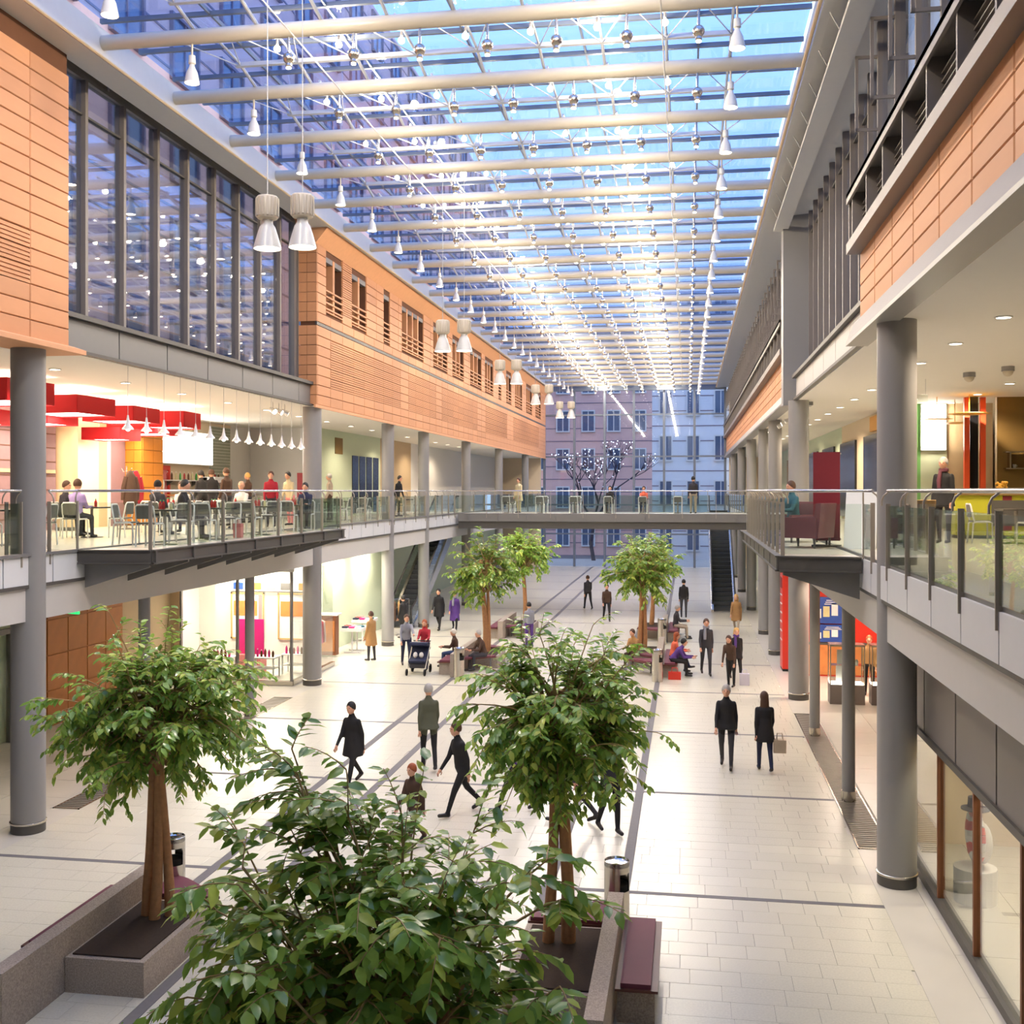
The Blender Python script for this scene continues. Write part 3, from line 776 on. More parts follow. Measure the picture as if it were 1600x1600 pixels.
balcony('dark steel balcony projecting from the right gallery', XR - .08, 1.55, -1)

br = thing('footbridge', 'grey footbridge crossing the hall at gallery level', 'footbridge', (-4.2, 54.9, 4.2))
MB().box(-7.0, -2.3, .45, 7.0, 2.3, .68).build('deck', 'gallery_stone', br)
for y in (-2.36, 2.3):
    MB().box(-7.0, y, .3, 7.0, y + .06, .7).build('upper_beam', 'grey_steel', br)
    MB().box(-7.0, y + .1, -.05, 7.0, y + .2, .32).build('lower_beam', 'dark_steel', br)
MB().box(-7.0, -2.2, .25, 7.0, 2.2, .32).build('soffit', 'grey_steel', br)
stf = MB().box(-.03, -2.42, .3, .03, -2.34, .7).mesh('stiffener', 'grey_steel')
for k in range(10): inst('stiffener', stf, br, (-6.5 + k * 1.44, 0, 0))

# ================================================================= ESCALATORS
def escalator(label, x, y, rz=0):
    o = thing('escalator', label, 'escalator', (x, y, 0), rz)
    rise = ZG; run = rise / math.tan(R(30))
    # side cheeks, steps and balustrades climbing along +y
    for s in (-.55, .55):
        MB().prism_x([(-.8, 0), (0, 0.0), (run, rise - .75), (run + .6, rise - .75), (run + .6, rise), (run, rise), (0, .35), (-.8, .12)], s - .06, s + .06).build('side_cheek', 'stainless', o)
        MB().prism_x([(-.7, .12), (0, .35), (run, rise), (run + .6, rise), (run + .6, rise + .8), (run, rise + .8), (0, 1.1), (-.7, .9)], s - .008, s + .008).build('glass_panel', 'balustrade_glass', o)
        MB().tube([(s, -.85, .4), (s, -.85, .8), (s, -.6, .94), (s, 0, 1.14), (s, run, rise + .84), (s, run + .6, rise + .84)], .04, 8).build('handrail', 'rubber', o, smooth=True)
    st = MB().box(-.49, 0, -.19, .49, .34, 0).mesh('step', 'escalator_dark')
    n = int(rise / .2)
    for k in range(n): inst('step', st, o, (0, k * run / n, .2 + k * rise / n))
    MB().box(-.49, -.8, 0, .49, 0, .03).build('landing_plate', 'stainless', o)
    MB().prism_x([(0, 0), (run, rise - .75), (run + .6, rise - .75), (run + .6, rise - .6), (run, rise - .6)], -.5, .5).build('underside', 'grey_steel', o)
escalator('escalator rising away under the footbridge on the right', 1.75, 55.6)
escalator('escalator rising behind the left pillars beyond the shops', -12.45, 46.9)

# ================================================================= LAMPS
# bell pendants on cables
def make_highbay():
    o = thing('bell_pendant_lamp', '', 'lamp', (0, 0, 0))
    MB().tube([(0, 0, .8), (0, 0, 4.6)], .008, 5).build('cable', 'cable', o)
    h = MB().lathe([(.0, .8), (.15, .8), (.165, .78), (.165, .5), (.15, .46), (.09, .44), (.0, .44)], 20).build('gear_housing', 'lamp_body', o, smooth=True)
    fm = MB()
    fin = MB().box(.16, -.012, .49, .18, .012, .77).mesh('cooling_fin', 'lamp_body')
    for k in range(16): inst('cooling_fin', fin, h, (0, 0, 0), 2 * math.pi * k / 16)
    MB().lathe([(.08, .44), (.085, .38), (.12, .33), (.16, .2), (.2, .06), (.215, 0), (.205, 0), (.19, .06), (.15, .2), (.11, .32), (.0, .36)], 24).build('bell', 'lamp_bell', o, smooth=True)
    MB().lathe([(0, .035), (.19, .035), (.19, .045), (0, .05)], 20).build('lens', 'lamp_glow', o)
    light('lamp_light', 'SPOT', o, (0, 0, -.02), 300, 'fff0da', .16, None, 130)
    return o
hb0 = make_highbay(); first = True
pairs = [15.83, 27.31, 35.92, 44.53, 53.14]
names_ = ['closest to the camera', 'second closest to the camera', 'third closest to the camera', 'fourth closest to the camera', 'farthest from the camera']
for i, y in enumerate(pairs):
    for x, s in ((-6.22, 'left'), (-5.66, 'right')):
        o = hb0 if first else copy_tree(hb0); first = False
        o.location = (x, y, 9.58) if i else (x - .13, y, 9.7); tag(o, f'{s} bell pendant lamp of the hanging pair {names_[i]}', 'lamp', 'paired bell pendants')

# bell lamps at both ends of every tube, globes and bright bulbs between
BELL = MB().lathe([(.0, .5), (.06, .5), (.065, .36), (.04, .34), (.05, .3), (.1, .2), (.13, .05), (.14, 0), (.13, 0), (.09, .2), (.0, .28)], 14).mesh('bell_shade', 'lamp_bell', True)
BELLC = MB().tube([(0, 0, .5), (0, 0, .72)], .02, 6).mesh('stem', 'lamp_body')
BELLG = MB().lathe([(0, .015), (.125, .015), (.125, .03), (0, .03)], 14).mesh('lens', 'lamp_glow')
GLOBE = MB().tube([(0, 0, .0), (0, 0, -.3)], .025, 8).sph((0, 0, -.39), .105, 14, 9).lathe([(.05, -.48), (.06, -.53), (.03, -.56), (0, -.56)][::-1], 10).mesh('globe_body', 'stainless', True)
GLEN = MB().lathe([(0, -.582), (.045, -.575), (.045, -.555), (0, -.555)], 10).mesh('lens', 'lamp_glow')
BULB = MB().sph((0, 0, .0), .062, 12, 8).mesh('bright_bulb', 'bulb_glow', True)
BSTEM = MB().tube([(0, 0, .08), (0, 0, .3)], .025, 6).mesh('stem', 'lamp_body')
for k, y in enumerate(tubes[3:]):
    kk = ordn(k)
    for x, s in ((-8.95, 'left'), (.82, 'right')):
        o = tag(inst('roof_bell_lamp', BELL, None, (x, y, 13.45)), f'small bell lamp at the {s} end of the {kk} roof tube from the camera', 'lamp', f'bell lamps along the {s} roof edge')
        inst('stem', BELLC, o); inst('lens', BELLG, o)
        if k % 3 == 1: light('lamp_light', 'SPOT', o, (0, 0, -.02), 330, 'fff0da', .12, None, 120)
    for j in range(7):
        x = -7.7 + 1.213 * j
        o = tag(inst('globe_lamp', GLOBE, None, (x + .6, y, 14.18)), f'silver globe lamp under {kk} roof tube from camera, {ordn(j)} from left', 'lamp', 'silver globe lamps under the roof')
        inst('lens', GLEN, o)
        o = tag(inst('bright_roof_bulb', BULB, None, (mx[j + 1], y + .95, 14.38)), f'glowing bulb behind {kk} roof tube from camera, {ordn(j)} from left', 'lamp', 'glowing bulbs under the roof glass')
        inst('stem', BSTEM, o)
        if j in (1, 5): light('bulb_light', 'POINT', o, (0, 0, -.12), 190, 'ffeed4', .09)

for y in tubes[:3]:                    # the rows go on above the viewpoint
    for x, s_ in ((-6.47, 'left'), (-1.62, 'right')):
        o = tag(inst('bright_roof_bulb', BULB, None, (x, y + .95, 14.38)), f'glowing bulb in the roof rows above the viewpoint, {s_} one {y:.0f} metres along'.replace('one 7 metres', 'one seven metres').replace('one 10 metres', 'one ten metres').replace('one 13 metres', 'one thirteen metres'), 'lamp', 'glowing bulbs above the viewpoint')
        inst('stem', BSTEM, o); light('bulb_light', 'POINT', o, (0, 0, -.12), 220, 'ffeed4', .09)

# recessed downlights in the gallery ceilings
DL = MB().lathe([(.13, 0), (.13, -.02), (.105, -.02), (.105, 0)], 18).mesh('trim_ring', 'chair_white')
DG_ = MB().lathe([(0, -.012), (.105, -.012), (.105, -.006), (0, -.006)], 16).mesh('lens', 'downlight_glow')
def downlight(x, y, z, label, group, p):
    o = tag(inst('recessed_downlight', DL, None, (x, y, z)), label, 'lamp', group); inst('lens', DG_, o)
    if p: light('lamp_light', 'SPOT', o, (0, 0, -.04), p, 'ffe9cc', .1, None, 150)
for i in range(16):
    y = 18.4 + 2.95 * i
    downlight(-13.33, y, ZC2, f'round recessed downlight in left upper ceiling, {ordn(i)} from the camera', 'left upper downlights', 340 * (i % 2))
    downlight(4.65, y - 1.2, ZC2, f'round recessed downlight in right upper ceiling, {ordn(i)} from the camera', 'right upper downlights', 480 * (i % 2 == 0))
for i in range(10):
    downlight(7.67, 19.0 + 2.95 * i, ZC2, f'round recessed downlight deep in right upper ceiling, {ordn(i)} from the camera', 'inner right downlights', 440 * (i % 2 == 0))
for i in range(12):
    y = 15.6 + 3.1 * i
    downlight(-12.3, y, ZC1 - .02, f'round recessed downlight in left ground-floor ceiling, {ordn(i)} from the camera', 'left ground-floor downlights', 90 * (i % 2))
    downlight(3.9, y + .6, ZC1 - .02, f'round recessed downlight in right ground-floor ceiling, {ordn(i)} from the camera', 'right ground-floor downlights', 120 * (i % 2))
# small white cone pendants along the balcony
CONE = MB().lathe([(.0, .3), (.015, .3), (.03, .2), (.05, .1), (.11, .03), (.12, .0), (.105, 0), (.04, .1), (.0, .2)], 14).mesh('cone_shade', 'chair_white', True)
CCB = MB().tube([(0, 0, .3), (0, 0, 1.32)], .005, 5).mesh('cable', 'cable')
CBL = MB().sph((0, 0, .01), .05, 10, 6).mesh('bulb', 'soft_glow', True)
for i in range(14):
    o = tag(inst('cone_pendant_lamp', CONE, None, (-11.52, 21.1 + i * .79, 7.28)), f'small white cone pendant over the left balcony, {ordn(i)} from the camera', 'lamp', 'cone pendants over the balcony')
    inst('cable', CCB, o); inst('bulb', CBL, o)

# small adjustable spotlights on arms
def spot_fixture(x, y, z, rz, label, group, m_='chrome'):
    o = thing('adjustable_spotlight', label, 'lamp', (x, y, z), rz, group)
    MB().tube([(0, 0, 0), (0, 0, -.18)], .012, 6).build('arm', m_, o)
    h = MB().cyl((-.1, 0, -.2), (.1, 0, -.3), .06, .085, 12).build('head', m_, o, smooth=True)
    MB().cyl((.098, 0, -.299), (.104, 0, -.302), .075, .075, 12).build('lens', 'soft_glow', h)
for i in range(3): spot_fixture(-11.95 + .02 * i, 30.2 + .42 * i, 8.6, R(-30 + 30 * i), f'chrome spotlight beside the second left pillar, {ordn(i)} of the cluster from the camera', 'chrome spotlight cluster')
for i in range(8): spot_fixture(3.3, 34.2 + 1.5 * i, 8.6, R(160 + 20 * (i % 2)), f'white spotlight under the far right clay band, {ordn(i)} from the camera', 'white spotlights on the right', 'chair_white')
# ================================================================= UPPER LEFT: FOOD COURT
FX = -18.0
ft = struct('wall_food_court', 'rear wall of the left food court in cream, mauve and white sections')
for ya, yb, m_ in ((8, 23.5, 'mauve_wall'), (23.5, 29.2, 'mauve_wall'), (29.2, 31.2, 'cream_wall'), (31.2, 31.7, 'beige_wall'), (31.7, 31.9, 'white_paint'), (31.9, 32.8, 'mauve_wall'), (34.2, 41.0, 'cream_wall'), (41.0, 48.0, 'white_paint')):
    MB().box(FX - .2, ya, ZG, FX, yb, ZC2).build('wall_section', m_, ft)
ln = MB().box(FX, 23.5, -.01, FX + .015, 29.2, .01).mesh('groove_line', 'clay_joint')
for k in range(9): inst('groove_line', ln, ft, (0, 0, ZG + .35 + k * .4))
MB().box(FX, 23.5, 6.5, FX + .05, 29.2, 6.6).build('wall_rail', 'beige_wall', ft)
pt = thing('tiled_pier', 'orange tiled square pier beside the food court counter', 'pier', (FX + .3, 33.5, ZG))
MB().box(-.55, -.68, 0, .28, .68, 3.7).build('core', 'clay_joint', pt)
tl = MB().box(.28, .006, .006, .31, .674, .394).mesh('tile', 'orange_tile'); tl2 = MB().box(.006, -.71, .006, .274, -.68, .394).mesh('side_tile', 'orange_tile')
for r in range(9):
    for c in range(2): inst('tile', tl, pt, (0, -.68 + c * .68, .02 + r * .405))
    for c in range(3): inst('side_tile', tl2, pt, (-.56 + c * .28, 0, .02 + r * .405))
bc = thing('beige_round_column', 'beige round column standing in the food court below red shades', 'pillar', (-17.3, 28.3, ZG))
MB().lathe([(.29, .1), (.29, 3.72)], 24).build('shaft', 'beige_wall', bc, smooth=True); MB().lathe([(.31, 0), (.31, .1)], 24).build('base_band', 'dark_steel', bc, smooth=True)
# red box shades
def red_shade(i, x, y, z, s, h, label):
    o = thing('red_box_shade', label, 'lamp', (x, y, z), R(4 * (i % 3 - 1)), 'red box shades of the food court')
    b = MB()
    for k in range(4):
        b.cbox(math.cos(k * math.pi / 2) * s / 2, math.sin(k * math.pi / 2) * s / 2, h / 2, .03, s, h, k * math.pi / 2)
    b.build('fabric_side', 'red_fabric', o)
    MB().box(-s / 2 + .03, -s / 2 + .03, .03, s / 2 - .03, s / 2 - .03, .05).build('diffuser', 'soft_glow', o)
    MB().tube([(-s / 3, 0, h - .1), (-s / 3, 0, ZC2 - z)], .006, 5).tube([(s / 3, 0, h - .1), (s / 3, 0, ZC2 - z)], .006, 5).build('cable', 'cable', o)
    light('shade_light', 'AREA', o, (0, 0, .02), 45, 'ffe6c8', (s * .9, s * .9))
    light('shade_uplight', 'AREA', o, (0, 0, h - .05), 30, 'ffe6c8', (s * .8, s * .8), (math.pi, 0, 0))
shades = [(-15.6, 25.6, 7.93, 1.6, .45, 'largest red fabric box shade next to the first left pillar'), (-15.8, 28.6, 7.93, 1.5, .42, 'red fabric box shade in the middle of the front row over the food court'),
          (-15.5, 31.0, 7.9, 1.3, .48, 'red fabric box shade at the counter end of the front row'), (-17.0, 26.6, 7.75, 1.3, .32, 'low red box shade behind the largest shade'),
          (-16.9, 30.0, 7.5, 1.2, .36, 'low red box shade beside the beige column'), (-16.9, 31.9, 7.75, 1.6, .32, 'wide low red box shade in front of the tiled pier'),
          (-15.2, 22.2, 7.95, 1.6, .5, 'red fabric box shade left of the first left pillar'), (-17.0, 23.8, 7.6, 1.3, .36, 'lower red box shade left of the first left pillar')]
for i, a in enumerate(shades): red_shade(i, *a)
# counter, menu, mosaic
mb_ = thing('lit_menu_board', 'glowing white menu board above the food court counter', 'sign', (FX + .12, 36.6, 6.95))
MB().box(-.1, -2.35, 0, .08, 2.35, 1.2).build('casing', 'white_paint', mb_); MB().box(.08, -2.3, .03, .1, 2.3, 1.17).build('face', 'menu_glow', mb_)
light('menu_light', 'AREA', mb_, (.2, 0, .6), 70, 'fff4e4', (1.1, 4.4), (0, R(-90), 0))
mo = thing('mosaic_panel', 'grey-green mosaic tile panel beside the menu board', 'wall panel', (FX, 40.0, ZG))
MB().box(.0, -.95, 0, .02, .95, 3.6).build('backing', 'white_paint', mo)
mt = MB()
for r in range(30):
    for c in range(16): mt.box(.02, -.95 + c * .118, r * .12, .03, -.95 + c * .118 + .1, r * .12 + .1)
tag(mt.build('mosaic_tiles', 'mosaic', mo), None, None, None, 'stuff')
ct = thing('serving_counter', 'food court serving counter with steel front and dark plinth', 'counter', (-16.9, 38.0, ZG))
MB().box(-.35, -3.6, .1, .35, 3.6, .95).build('body', 'white_paint', ct); MB().box(-.42, -3.7, .95, .42, 3.7, 1.0).build('worktop', 'stainless', ct); MB().box(-.33, -3.55, 0, .3, 3.55, .1).build('plinth', 'dark_steel', ct)
for k in range(6): MB().box(.35, -3.55 + k * 1.2, .14, .37, -2.4 + k * 1.2, .92).build('front_panel', 'stainless', ct)
sh = thing('bottle_shelf', 'white wall shelf with bottles under the menu board', 'shelf', (FX, 37.6, 6.35))
MB().box(0, -2.4, 0, .3, 2.4, .04).build('board', 'white_paint', sh)
for y in (-2, 0, 2): MB().prism_y([(0, -.2), (.26, 0), (0, 0)], y - .02, y + .02).build('bracket', 'grey_steel', sh)
rf = thing('red_framed_hatch', 'red framed kitchen hatch below the menu board', 'hatch', (FX, 35.0, ZG + .9))
MB().box(0, -.75, .95, .08, .75, 1.1).box(0, -.75, 0, .08, -.62, .95).box(0, .62, 0, .08, .75, .95).build('frame', 'red_panel', rf); MB().box(0, -.62, 0, .03, .62, .95).build('panel', 'pink', rf)
def bottle(x, y, z, m_, cap, label, group, h=.24, r=.035):
    o = thing('bottle', label, 'bottle', (x, y, z), 0, group)
    MB().lathe([(r, 0), (r, h * .6), (r * .45, h * .78), (r * .4, h * .86), (0, h * .86)], 10).build('body', m_, o, smooth=True)
    MB().lathe([(r * .5, h * .85), (r * .45, h * .92), (r * .12, h), (0, h)], 8).build('cap', cap, o, smooth=True)
bm = ['bottle_red', 'bottle_brown', 'bottle_pale', 'bottle_green']
for i in range(14): bottle(FX + .15, 35.4 + i * .32, 6.39, bm[i % 4], 'chair_white', f'bottle on the shelf under the menu board, {ordn(i)} from its near end', 'bottles on the counter shelf', .3)
cm = thing('coffee_machine', 'pale steel coffee machine on the serving counter', 'coffee machine', (-16.9, 37.0, ZG + 1.0))
MB().box(-.28, -.45, .06, .28, .45, .2).build('drip_tray', 'stainless', cm); MB().box(-.28, -.45, .2, -.02, .45, .6).box(-.28, -.45, .42, .28, .45, .62).build('body', 'white_panel', cm)
for y in (-.22, .22): MB().cyl((.15, y, .42), (.15, y, .32), .045).build('group_head', 'chrome', cm)
for y in (-.4, .4): MB().box(-.25, y - .03, 0, .25, y + .03, .06).build('foot', 'rubber', cm)
# coat stand with coats
cs = thing('coat_stand', 'metal coat stand in the food court', 'coat stand', (-16.2, 29.6, ZG))
MB().tube([(0, 0, .02), (0, 0, 1.85)], .02, 8).build('pole', 'post_steel', cs); MB().lathe([(.25, 0), (.25, .02), (.02, .05)], 16).build('base', 'dark_steel', cs)
for k in range(6):
    a = k * math.pi / 3; MB().tube([(0, 0, 1.7), (.1 * math.cos(a), .1 * math.sin(a), 1.68), (.16 * math.cos(a), .16 * math.sin(a), 1.78)], .01, 5).build('hook', 'chrome', cs)
def coat(dx, dy, m_, label, w=.2):
    MBo = MB().lathe([(0, 1.72), (.06, 1.7), (w * .75, 1.55), (w, 1.2), (w * 1.1, .75), (w * .9, .7), (0, .72)][::-1], 14, (0, 0, 0), 1, .62)
    MBo.tube([(-w * .7, 0, 1.52), (-w * 1.15, 0, 1.2), (-w * 1.2, .02, .85)], [.07, .065, .05], 8).tube([(w * .7, 0, 1.52), (w * 1.15, 0, 1.2), (w * 1.2, .02, .85)], [.07, .065, .05], 8)
    return tag(MBo.build('hanging_coat', m_, None, (-16.2 + dx, 29.6 + dy, ZG), R(60), True), label, 'coat', 'coats on the coat stand')
coat(.22, -.18, 'cloth_brown', 'dark brown coat hanging on the coat stand'); coat(.24, .1, 'cloth_red', 'bright red coat hanging on the coat stand', .17); coat(.02, .36, 'cloth_navy', 'dark navy coat hanging on the coat stand')

# tables and chairs
def make_chair():
    o = thing('cafe_chair', '', 'chair')
    for s in (-.2, .2):
        MB().tube([(s, .2, 0), (s, .19, .43), (s, .14, .46), (s, -.14, .46), (s, -.19, .43), (s * .98, -.22, 0)], .018, 7).build('leg_frame', 'chair_white', o, smooth=True)
    MB().tube([(-.2, -.16, .44), (-.2, -.2, .6), (-.19, -.24, .8), (-.15, -.25, .84), (.15, -.25, .84), (.19, -.24, .8), (.2, -.2, .6), (.2, -.16, .44)], .018, 7).build('back_frame', 'chair_white', o, smooth=True)
    MB().box(-.19, -.2, .455, .19, .2, .485).build('seat', 'chair_grey', o)
    MB().add([(-.17, -.235, .56), (.17, -.235, .56), (.17, -.25, .82), (-.17, -.25, .82), (-.17, -.215, .56), (.17, -.215, .56), (.17, -.235, .82), (-.17, -.235, .82)], [(0, 1, 2, 3), (7, 6, 5, 4), (0, 4, 5, 1), (3, 2, 6, 7), (0, 3, 7, 4), (1, 5, 6, 2)]).build('backrest', 'chair_grey', o)
    return o
ch0 = make_chair(); chfirst = [True]
def chair(x, y, rz, label, group, z=ZG):
    o = ch0 if chfirst[0] else copy_tree(ch0); chfirst[0] = False
    o.location = (x, y, z); o.rotation_euler = (0, 0, rz); tag(o, label, 'chair', group)
    return o
def table(x, y, label, group, z=ZG, s=.7):
    o = thing('cafe_table', label, 'table', (x, y, z), 0, group)
    MB().box(-s / 2, -s / 2, .7, s / 2, s / 2, .735).build('table_top', 'table_dark', o); MB().tube([(0, 0, .03), (0, 0, .7)], .035, 10).build('column', 'post_steel', o); MB().lathe([(.26, 0), (.26, .015), (.04, .04)], 18).build('foot', 'dark_steel', o)
tabs = [(-10.75, 21.2), (-10.75, 23.7), (-10.75, 26.3), (-10.75, 28.9)]
for i, (x, y) in enumerate(tabs):
    w = ordn(i)
    table(x, y, f'dark square cafe table by the left balcony rail, {w} from the camera', 'balcony tables')
    chair(x + .05, y - .72, 0.1 * (i % 2), f'white framed chair backing the camera at the {w} balcony table', 'balcony chairs')
    chair(x + .02, y + .72, math.pi + .1, f'white framed chair facing the camera at the {w} balcony table', 'balcony chairs')
    chair(x - .75, y - .2, R(-80), f'white framed chair on the gallery side of the {w} balcony table', 'balcony chairs')
    for k in range(3): bottle(x - .15 + .12 * k, y + .1 - .1 * (k % 2), ZG + .735, 'bottle_red' if k < 2 else 'bottle_pale', 'bottle_green' if k < 2 else 'bottle_red', f'{ordn(k)} sauce bottle from the left on the {w} balcony table', 'sauce bottles', .2 if k < 2 else .16)
tabs2 = [(-13.9, 20.6), (-14.2, 24.3), (-13.2, 26.3), (-14.2, 28.0), (-13.2, 30.2)]
for i, (x, y) in enumerate(tabs2):
    w = ordn(i)
    table(x, y, f'dark square cafe table in the inner food court row, {w} from the camera', 'inner food court tables')
    chair(x + .72, y + .05, R(90), f'white framed chair on the hall side of the {w} inner food court table', 'inner food court chairs')
    chair(x, y - .72, 0, f'white framed chair backing the camera at the {w} inner food court table', 'inner food court chairs')
    if i in (2, 4): chair(x, y + .74, math.pi, f'white framed chair facing the camera at the {w} inner food court table', 'inner food court chairs')
    if i == 1: chair(x - .74, y, R(-90), f'white framed chair on the wall side of the {w} inner food court table', 'inner food court chairs')
    bottle(x + .1, y, ZG + .735, 'bottle_red', 'bottle_green', f'sauce bottle standing on the {w} inner food court table', 'sauce bottles', .2)
def litter_bin(x, y, z, label, group, top='chrome', r=.17, h=1.0):
    o = thing('litter_bin', label, 'bin', (x, y, z), R(-42), group)
    n = 24
    b = MB(); vs_ = []; zs = [0.0, h * .62, h * .74, h * .86, h * .94, h]
    for zz in zs: vs_ += [(r * math.cos(2 * math.pi * j / n), r * math.sin(2 * math.pi * j / n), zz) for j in range(n)]
    fs = []
    hole = {(1, 2), (2, 2)}
    for i in range(len(zs) - 1):
        for j in range(n):
            if i in (1, 2) and (j % 12) in (10, 11, 0, 1): continue      # round throw-in openings on two sides
            fs.append((i * n + j, i * n + (j + 1) % n, (i + 1) * n + (j + 1) % n, (i + 1) * n + j))
    b.add(vs_, fs)
    b.build('drum', 'stainless', o, smooth=True)
    MB().lathe([(0, h - .03), (r * .9, h - .015), (r * .97, h + .01), (r, h + .005), (r, h - .06), (r * .9, h - .1), (0, h - .1)][::-1], 24).build('ashtray_top', top, o, smooth=True)
    MB().lathe([(r * .9, .02), (r * .9, h * .7), (r * .5, h * .72), (0, h * .72)], 20).build('liner', 'dark_hole', o, smooth=True)
    return o
litter_bin(-12.3, 16.2, ZG, 'steel litter bin on the left gallery at the picture edge', 'litter bins')

# gallery beyond the food court on the left
gw = struct('wall_left_gallery', 'pale shop fronts along the rear of the left upper gallery')
MB().box(-15.2, 43.0, ZG, -15.0, 52, ZC2).build('wall_section', 'pale_green_wall', gw)
MB().box(-18, 43.0, ZG, -15.0, 43.2, ZC2).build('wall_section', 'white_paint', gw)
MB().box(-15.2, 52, ZG, -15.0, 58, ZC2).build('wall_section', 'beige_wall', gw)
MB().box(-15.2, 58, ZG, -15.0, 86, ZC2).build('wall_section', 'white_paint', gw)
MB().box(-15.02, 45.0, 7.6, -14.97, 46.0, 8.3).build('olive_sign', 'olive_wall', gw)
for k in range(4):
    MB().box(-15.02, 47.4 + k * 1.1, ZG + .1, -14.97, 48.3 + k * 1.1, 7.6).build('shop_window', 'void_glass', gw)
bp = thing('poster_stand', 'dusty red poster stand on the left gallery behind the second pillar', 'poster', (-13.2, 36.4, ZG), R(0))
MB().box(-.3, -.03, .2, .3, .03, 1.75).build('panel', 'red_dark', bp); MB().box(-.28, -.2, 0, -.24, .2, .2).box(.24, -.2, 0, .28, .2, .2).build('foot', 'grey_steel', bp)
tables_l = [(-12.9, 37.6), (-12.9, 40.0), (-12.9, 43.2), (-12.9, 48.6)]
for i, (x, y) in enumerate(tables_l):
    w = ordn(i)
    table(x, y, f'cafe table on the left gallery beyond the food court, {w} from the camera', 'gallery tables')
    chair(x, y - .7, 0, f'white framed chair backing the camera at the {w} left gallery table', 'gallery chairs'); chair(x + .7, y, R(90), f'white framed chair on the hall side of the {w} left gallery table', 'gallery chairs')
# tables on the footbridge
for i, x in enumerate((-9.0, -7.3, -5.6, -3.9, -2.2, -.5)):
    w = ordn(i)
    table(x, 54.6, f'cafe table on the footbridge, {w} from the left', 'footbridge tables')
    chair(x, 53.9, 0, f'white chair backing the camera on the footbridge, {w} from the left', 'footbridge chairs'); chair(x, 55.3, math.pi, f'white chair facing the camera on the footbridge, {w} from the left', 'footbridge chairs')

# ================================================================= UPPER RIGHT: GREEN AND YELLOW CAFE
cw = struct('wall_right_cafe', 'rear wall of the right cafe in green, white and olive sections')
MB().box(6.2, 34.0, ZG, 6.85, 34.2, ZC2).build('wall_section', 'leaf_green_wall', cw)
MB().box(6.85, 34.0, ZG, 7.6, 34.2, ZC2).build('wall_section', 'pale_green_wall', cw)
MB().box(7.6, 34.05, ZG, 8.9, 34.2, ZC2).build('wall_section', 'beige_wall', cw)
MB().box(8.45, 31.9, ZG, 14, 32.1, ZC2).build('wall_section', 'olive_wall', cw)
MB().box(6.2, 34.2, ZG, 6.4, 46, ZC2).build('wall_section', 'cream_wall', cw)
MB().box(6.2, 46, ZG, 6.4, 86, ZC2).build('wall_section', 'pale_green_wall', cw)
for k in range(6): MB().box(6.12, 36 + k * 6, ZG + .1, 6.2, 40 + k * 6, 7.9).build('shop_window', 'void_glass', cw)
MB().box(6.1, 36.2, 8.0, 6.2, 38.5, 8.5).build('yellow_sign', 'yellow_disc', cw)
lp = thing('lit_cafe_panel', 'glowing white panel on the rear wall of the right cafe', 'sign', (7.2, 33.9, 7.2))
MB().box(-.36, 0, 0, .36, .08, 1.38).build('casing', 'white_paint', lp); MB().box(-.34, -.02, .02, .34, 0, 1.36).build('face', 'menu_glow', lp)
light('panel_light', 'AREA', lp, (0, -.1, .7), 110, 'fff0d8', (.6, 1.2), (R(90), 0, 0))
for i, x in enumerate((7.6, 8.02)):
    MB_ = thing('orange_post', f'orange red steel post in the right cafe, {["left", "right"][i]} of the two', 'post', (x, 31.7, ZG), 0, 'orange cafe posts')
    MB().box(-.07, -.07, 0, .07, .07, 3.7).build('shaft', 'orange_post', MB_); MB().box(-.1, -.1, 0, .1, .1, .03).build('base_plate', 'dark_steel', MB_)
struct('door_1', 'dark glazed doorway between the orange posts', MB().box(7.7, 31.75, ZG, 7.92, 31.85, ZC2), 'void_glass')
for i, (x, y, z, r) in enumerate(((7.5, 31.0, 8.05, .55), (6.8, 31.6, 7.95, .42), (7.5, 32.6, 7.9, .4))):
    o = thing('yellow_disc_lamp', f'flat yellow ceiling disc over the right cafe, {["largest and highest", "leftmost", "farthest and lowest"][i]} of the three', 'lamp', (x, y, z), 0, 'yellow discs over the cafe')
    MB().lathe([(0, .0), (r * .6, .01), (r, .035), (r * .6, .06), (0, .06)], 24).build('disc', 'yellow_disc', o, smooth=True); MB().tube([(0, 0, .05), (0, 0, ZC2 - z)], .01, 6).build('stem', 'yellow_disc', o)
yc = thing('yellow_cafe_counter', 'yellow green cafe counter with olive top on the right gallery', 'counter', (8.2, 27.2, ZG))
MB().box(-2.0, -.3, .08, 2.6, .3, 1.02).build('body', 'yellow_counter', yc); MB().box(-2.1, -.38, 1.02, 2.7, .38, 1.07).build('worktop', 'olive_wall', yc); MB().box(-1.95, -.25, 0, 2.55, .25, .08).build('plinth', 'dark_steel', yc)
for k in range(3): MB().box(-1.2 + k * 1.2, -.32, .3, -.2 + k * 1.2, -.3, .9).build('dark_panel', 'dark_steel', yc)
MB().box(-.95, -.315, .2, -.75, -.3, 1.0).build('red_panel', 'red_dark', yc)
fp = thing('flower_bowl', 'bowl of yellow and orange flowers on the cafe counter', 'flowers', (7.3, 27.1, ZG + 1.07))
MB().lathe([(.08, 0), (.15, .08), (.14, .08), (0, .05)], 14).build('bowl', 'white_paint', fp, smooth=True)
fb = MB()
for k in range(26): a = rnd.uniform(0, 6.3); q = rnd.uniform(0, .16); fb.sph((q * math.cos(a), q * math.sin(a), .13 + rnd.uniform(0, .12)), .035, 6, 4)
tag(fb.build('blossoms', 'flower', fp), None, None, None, 'stuff')
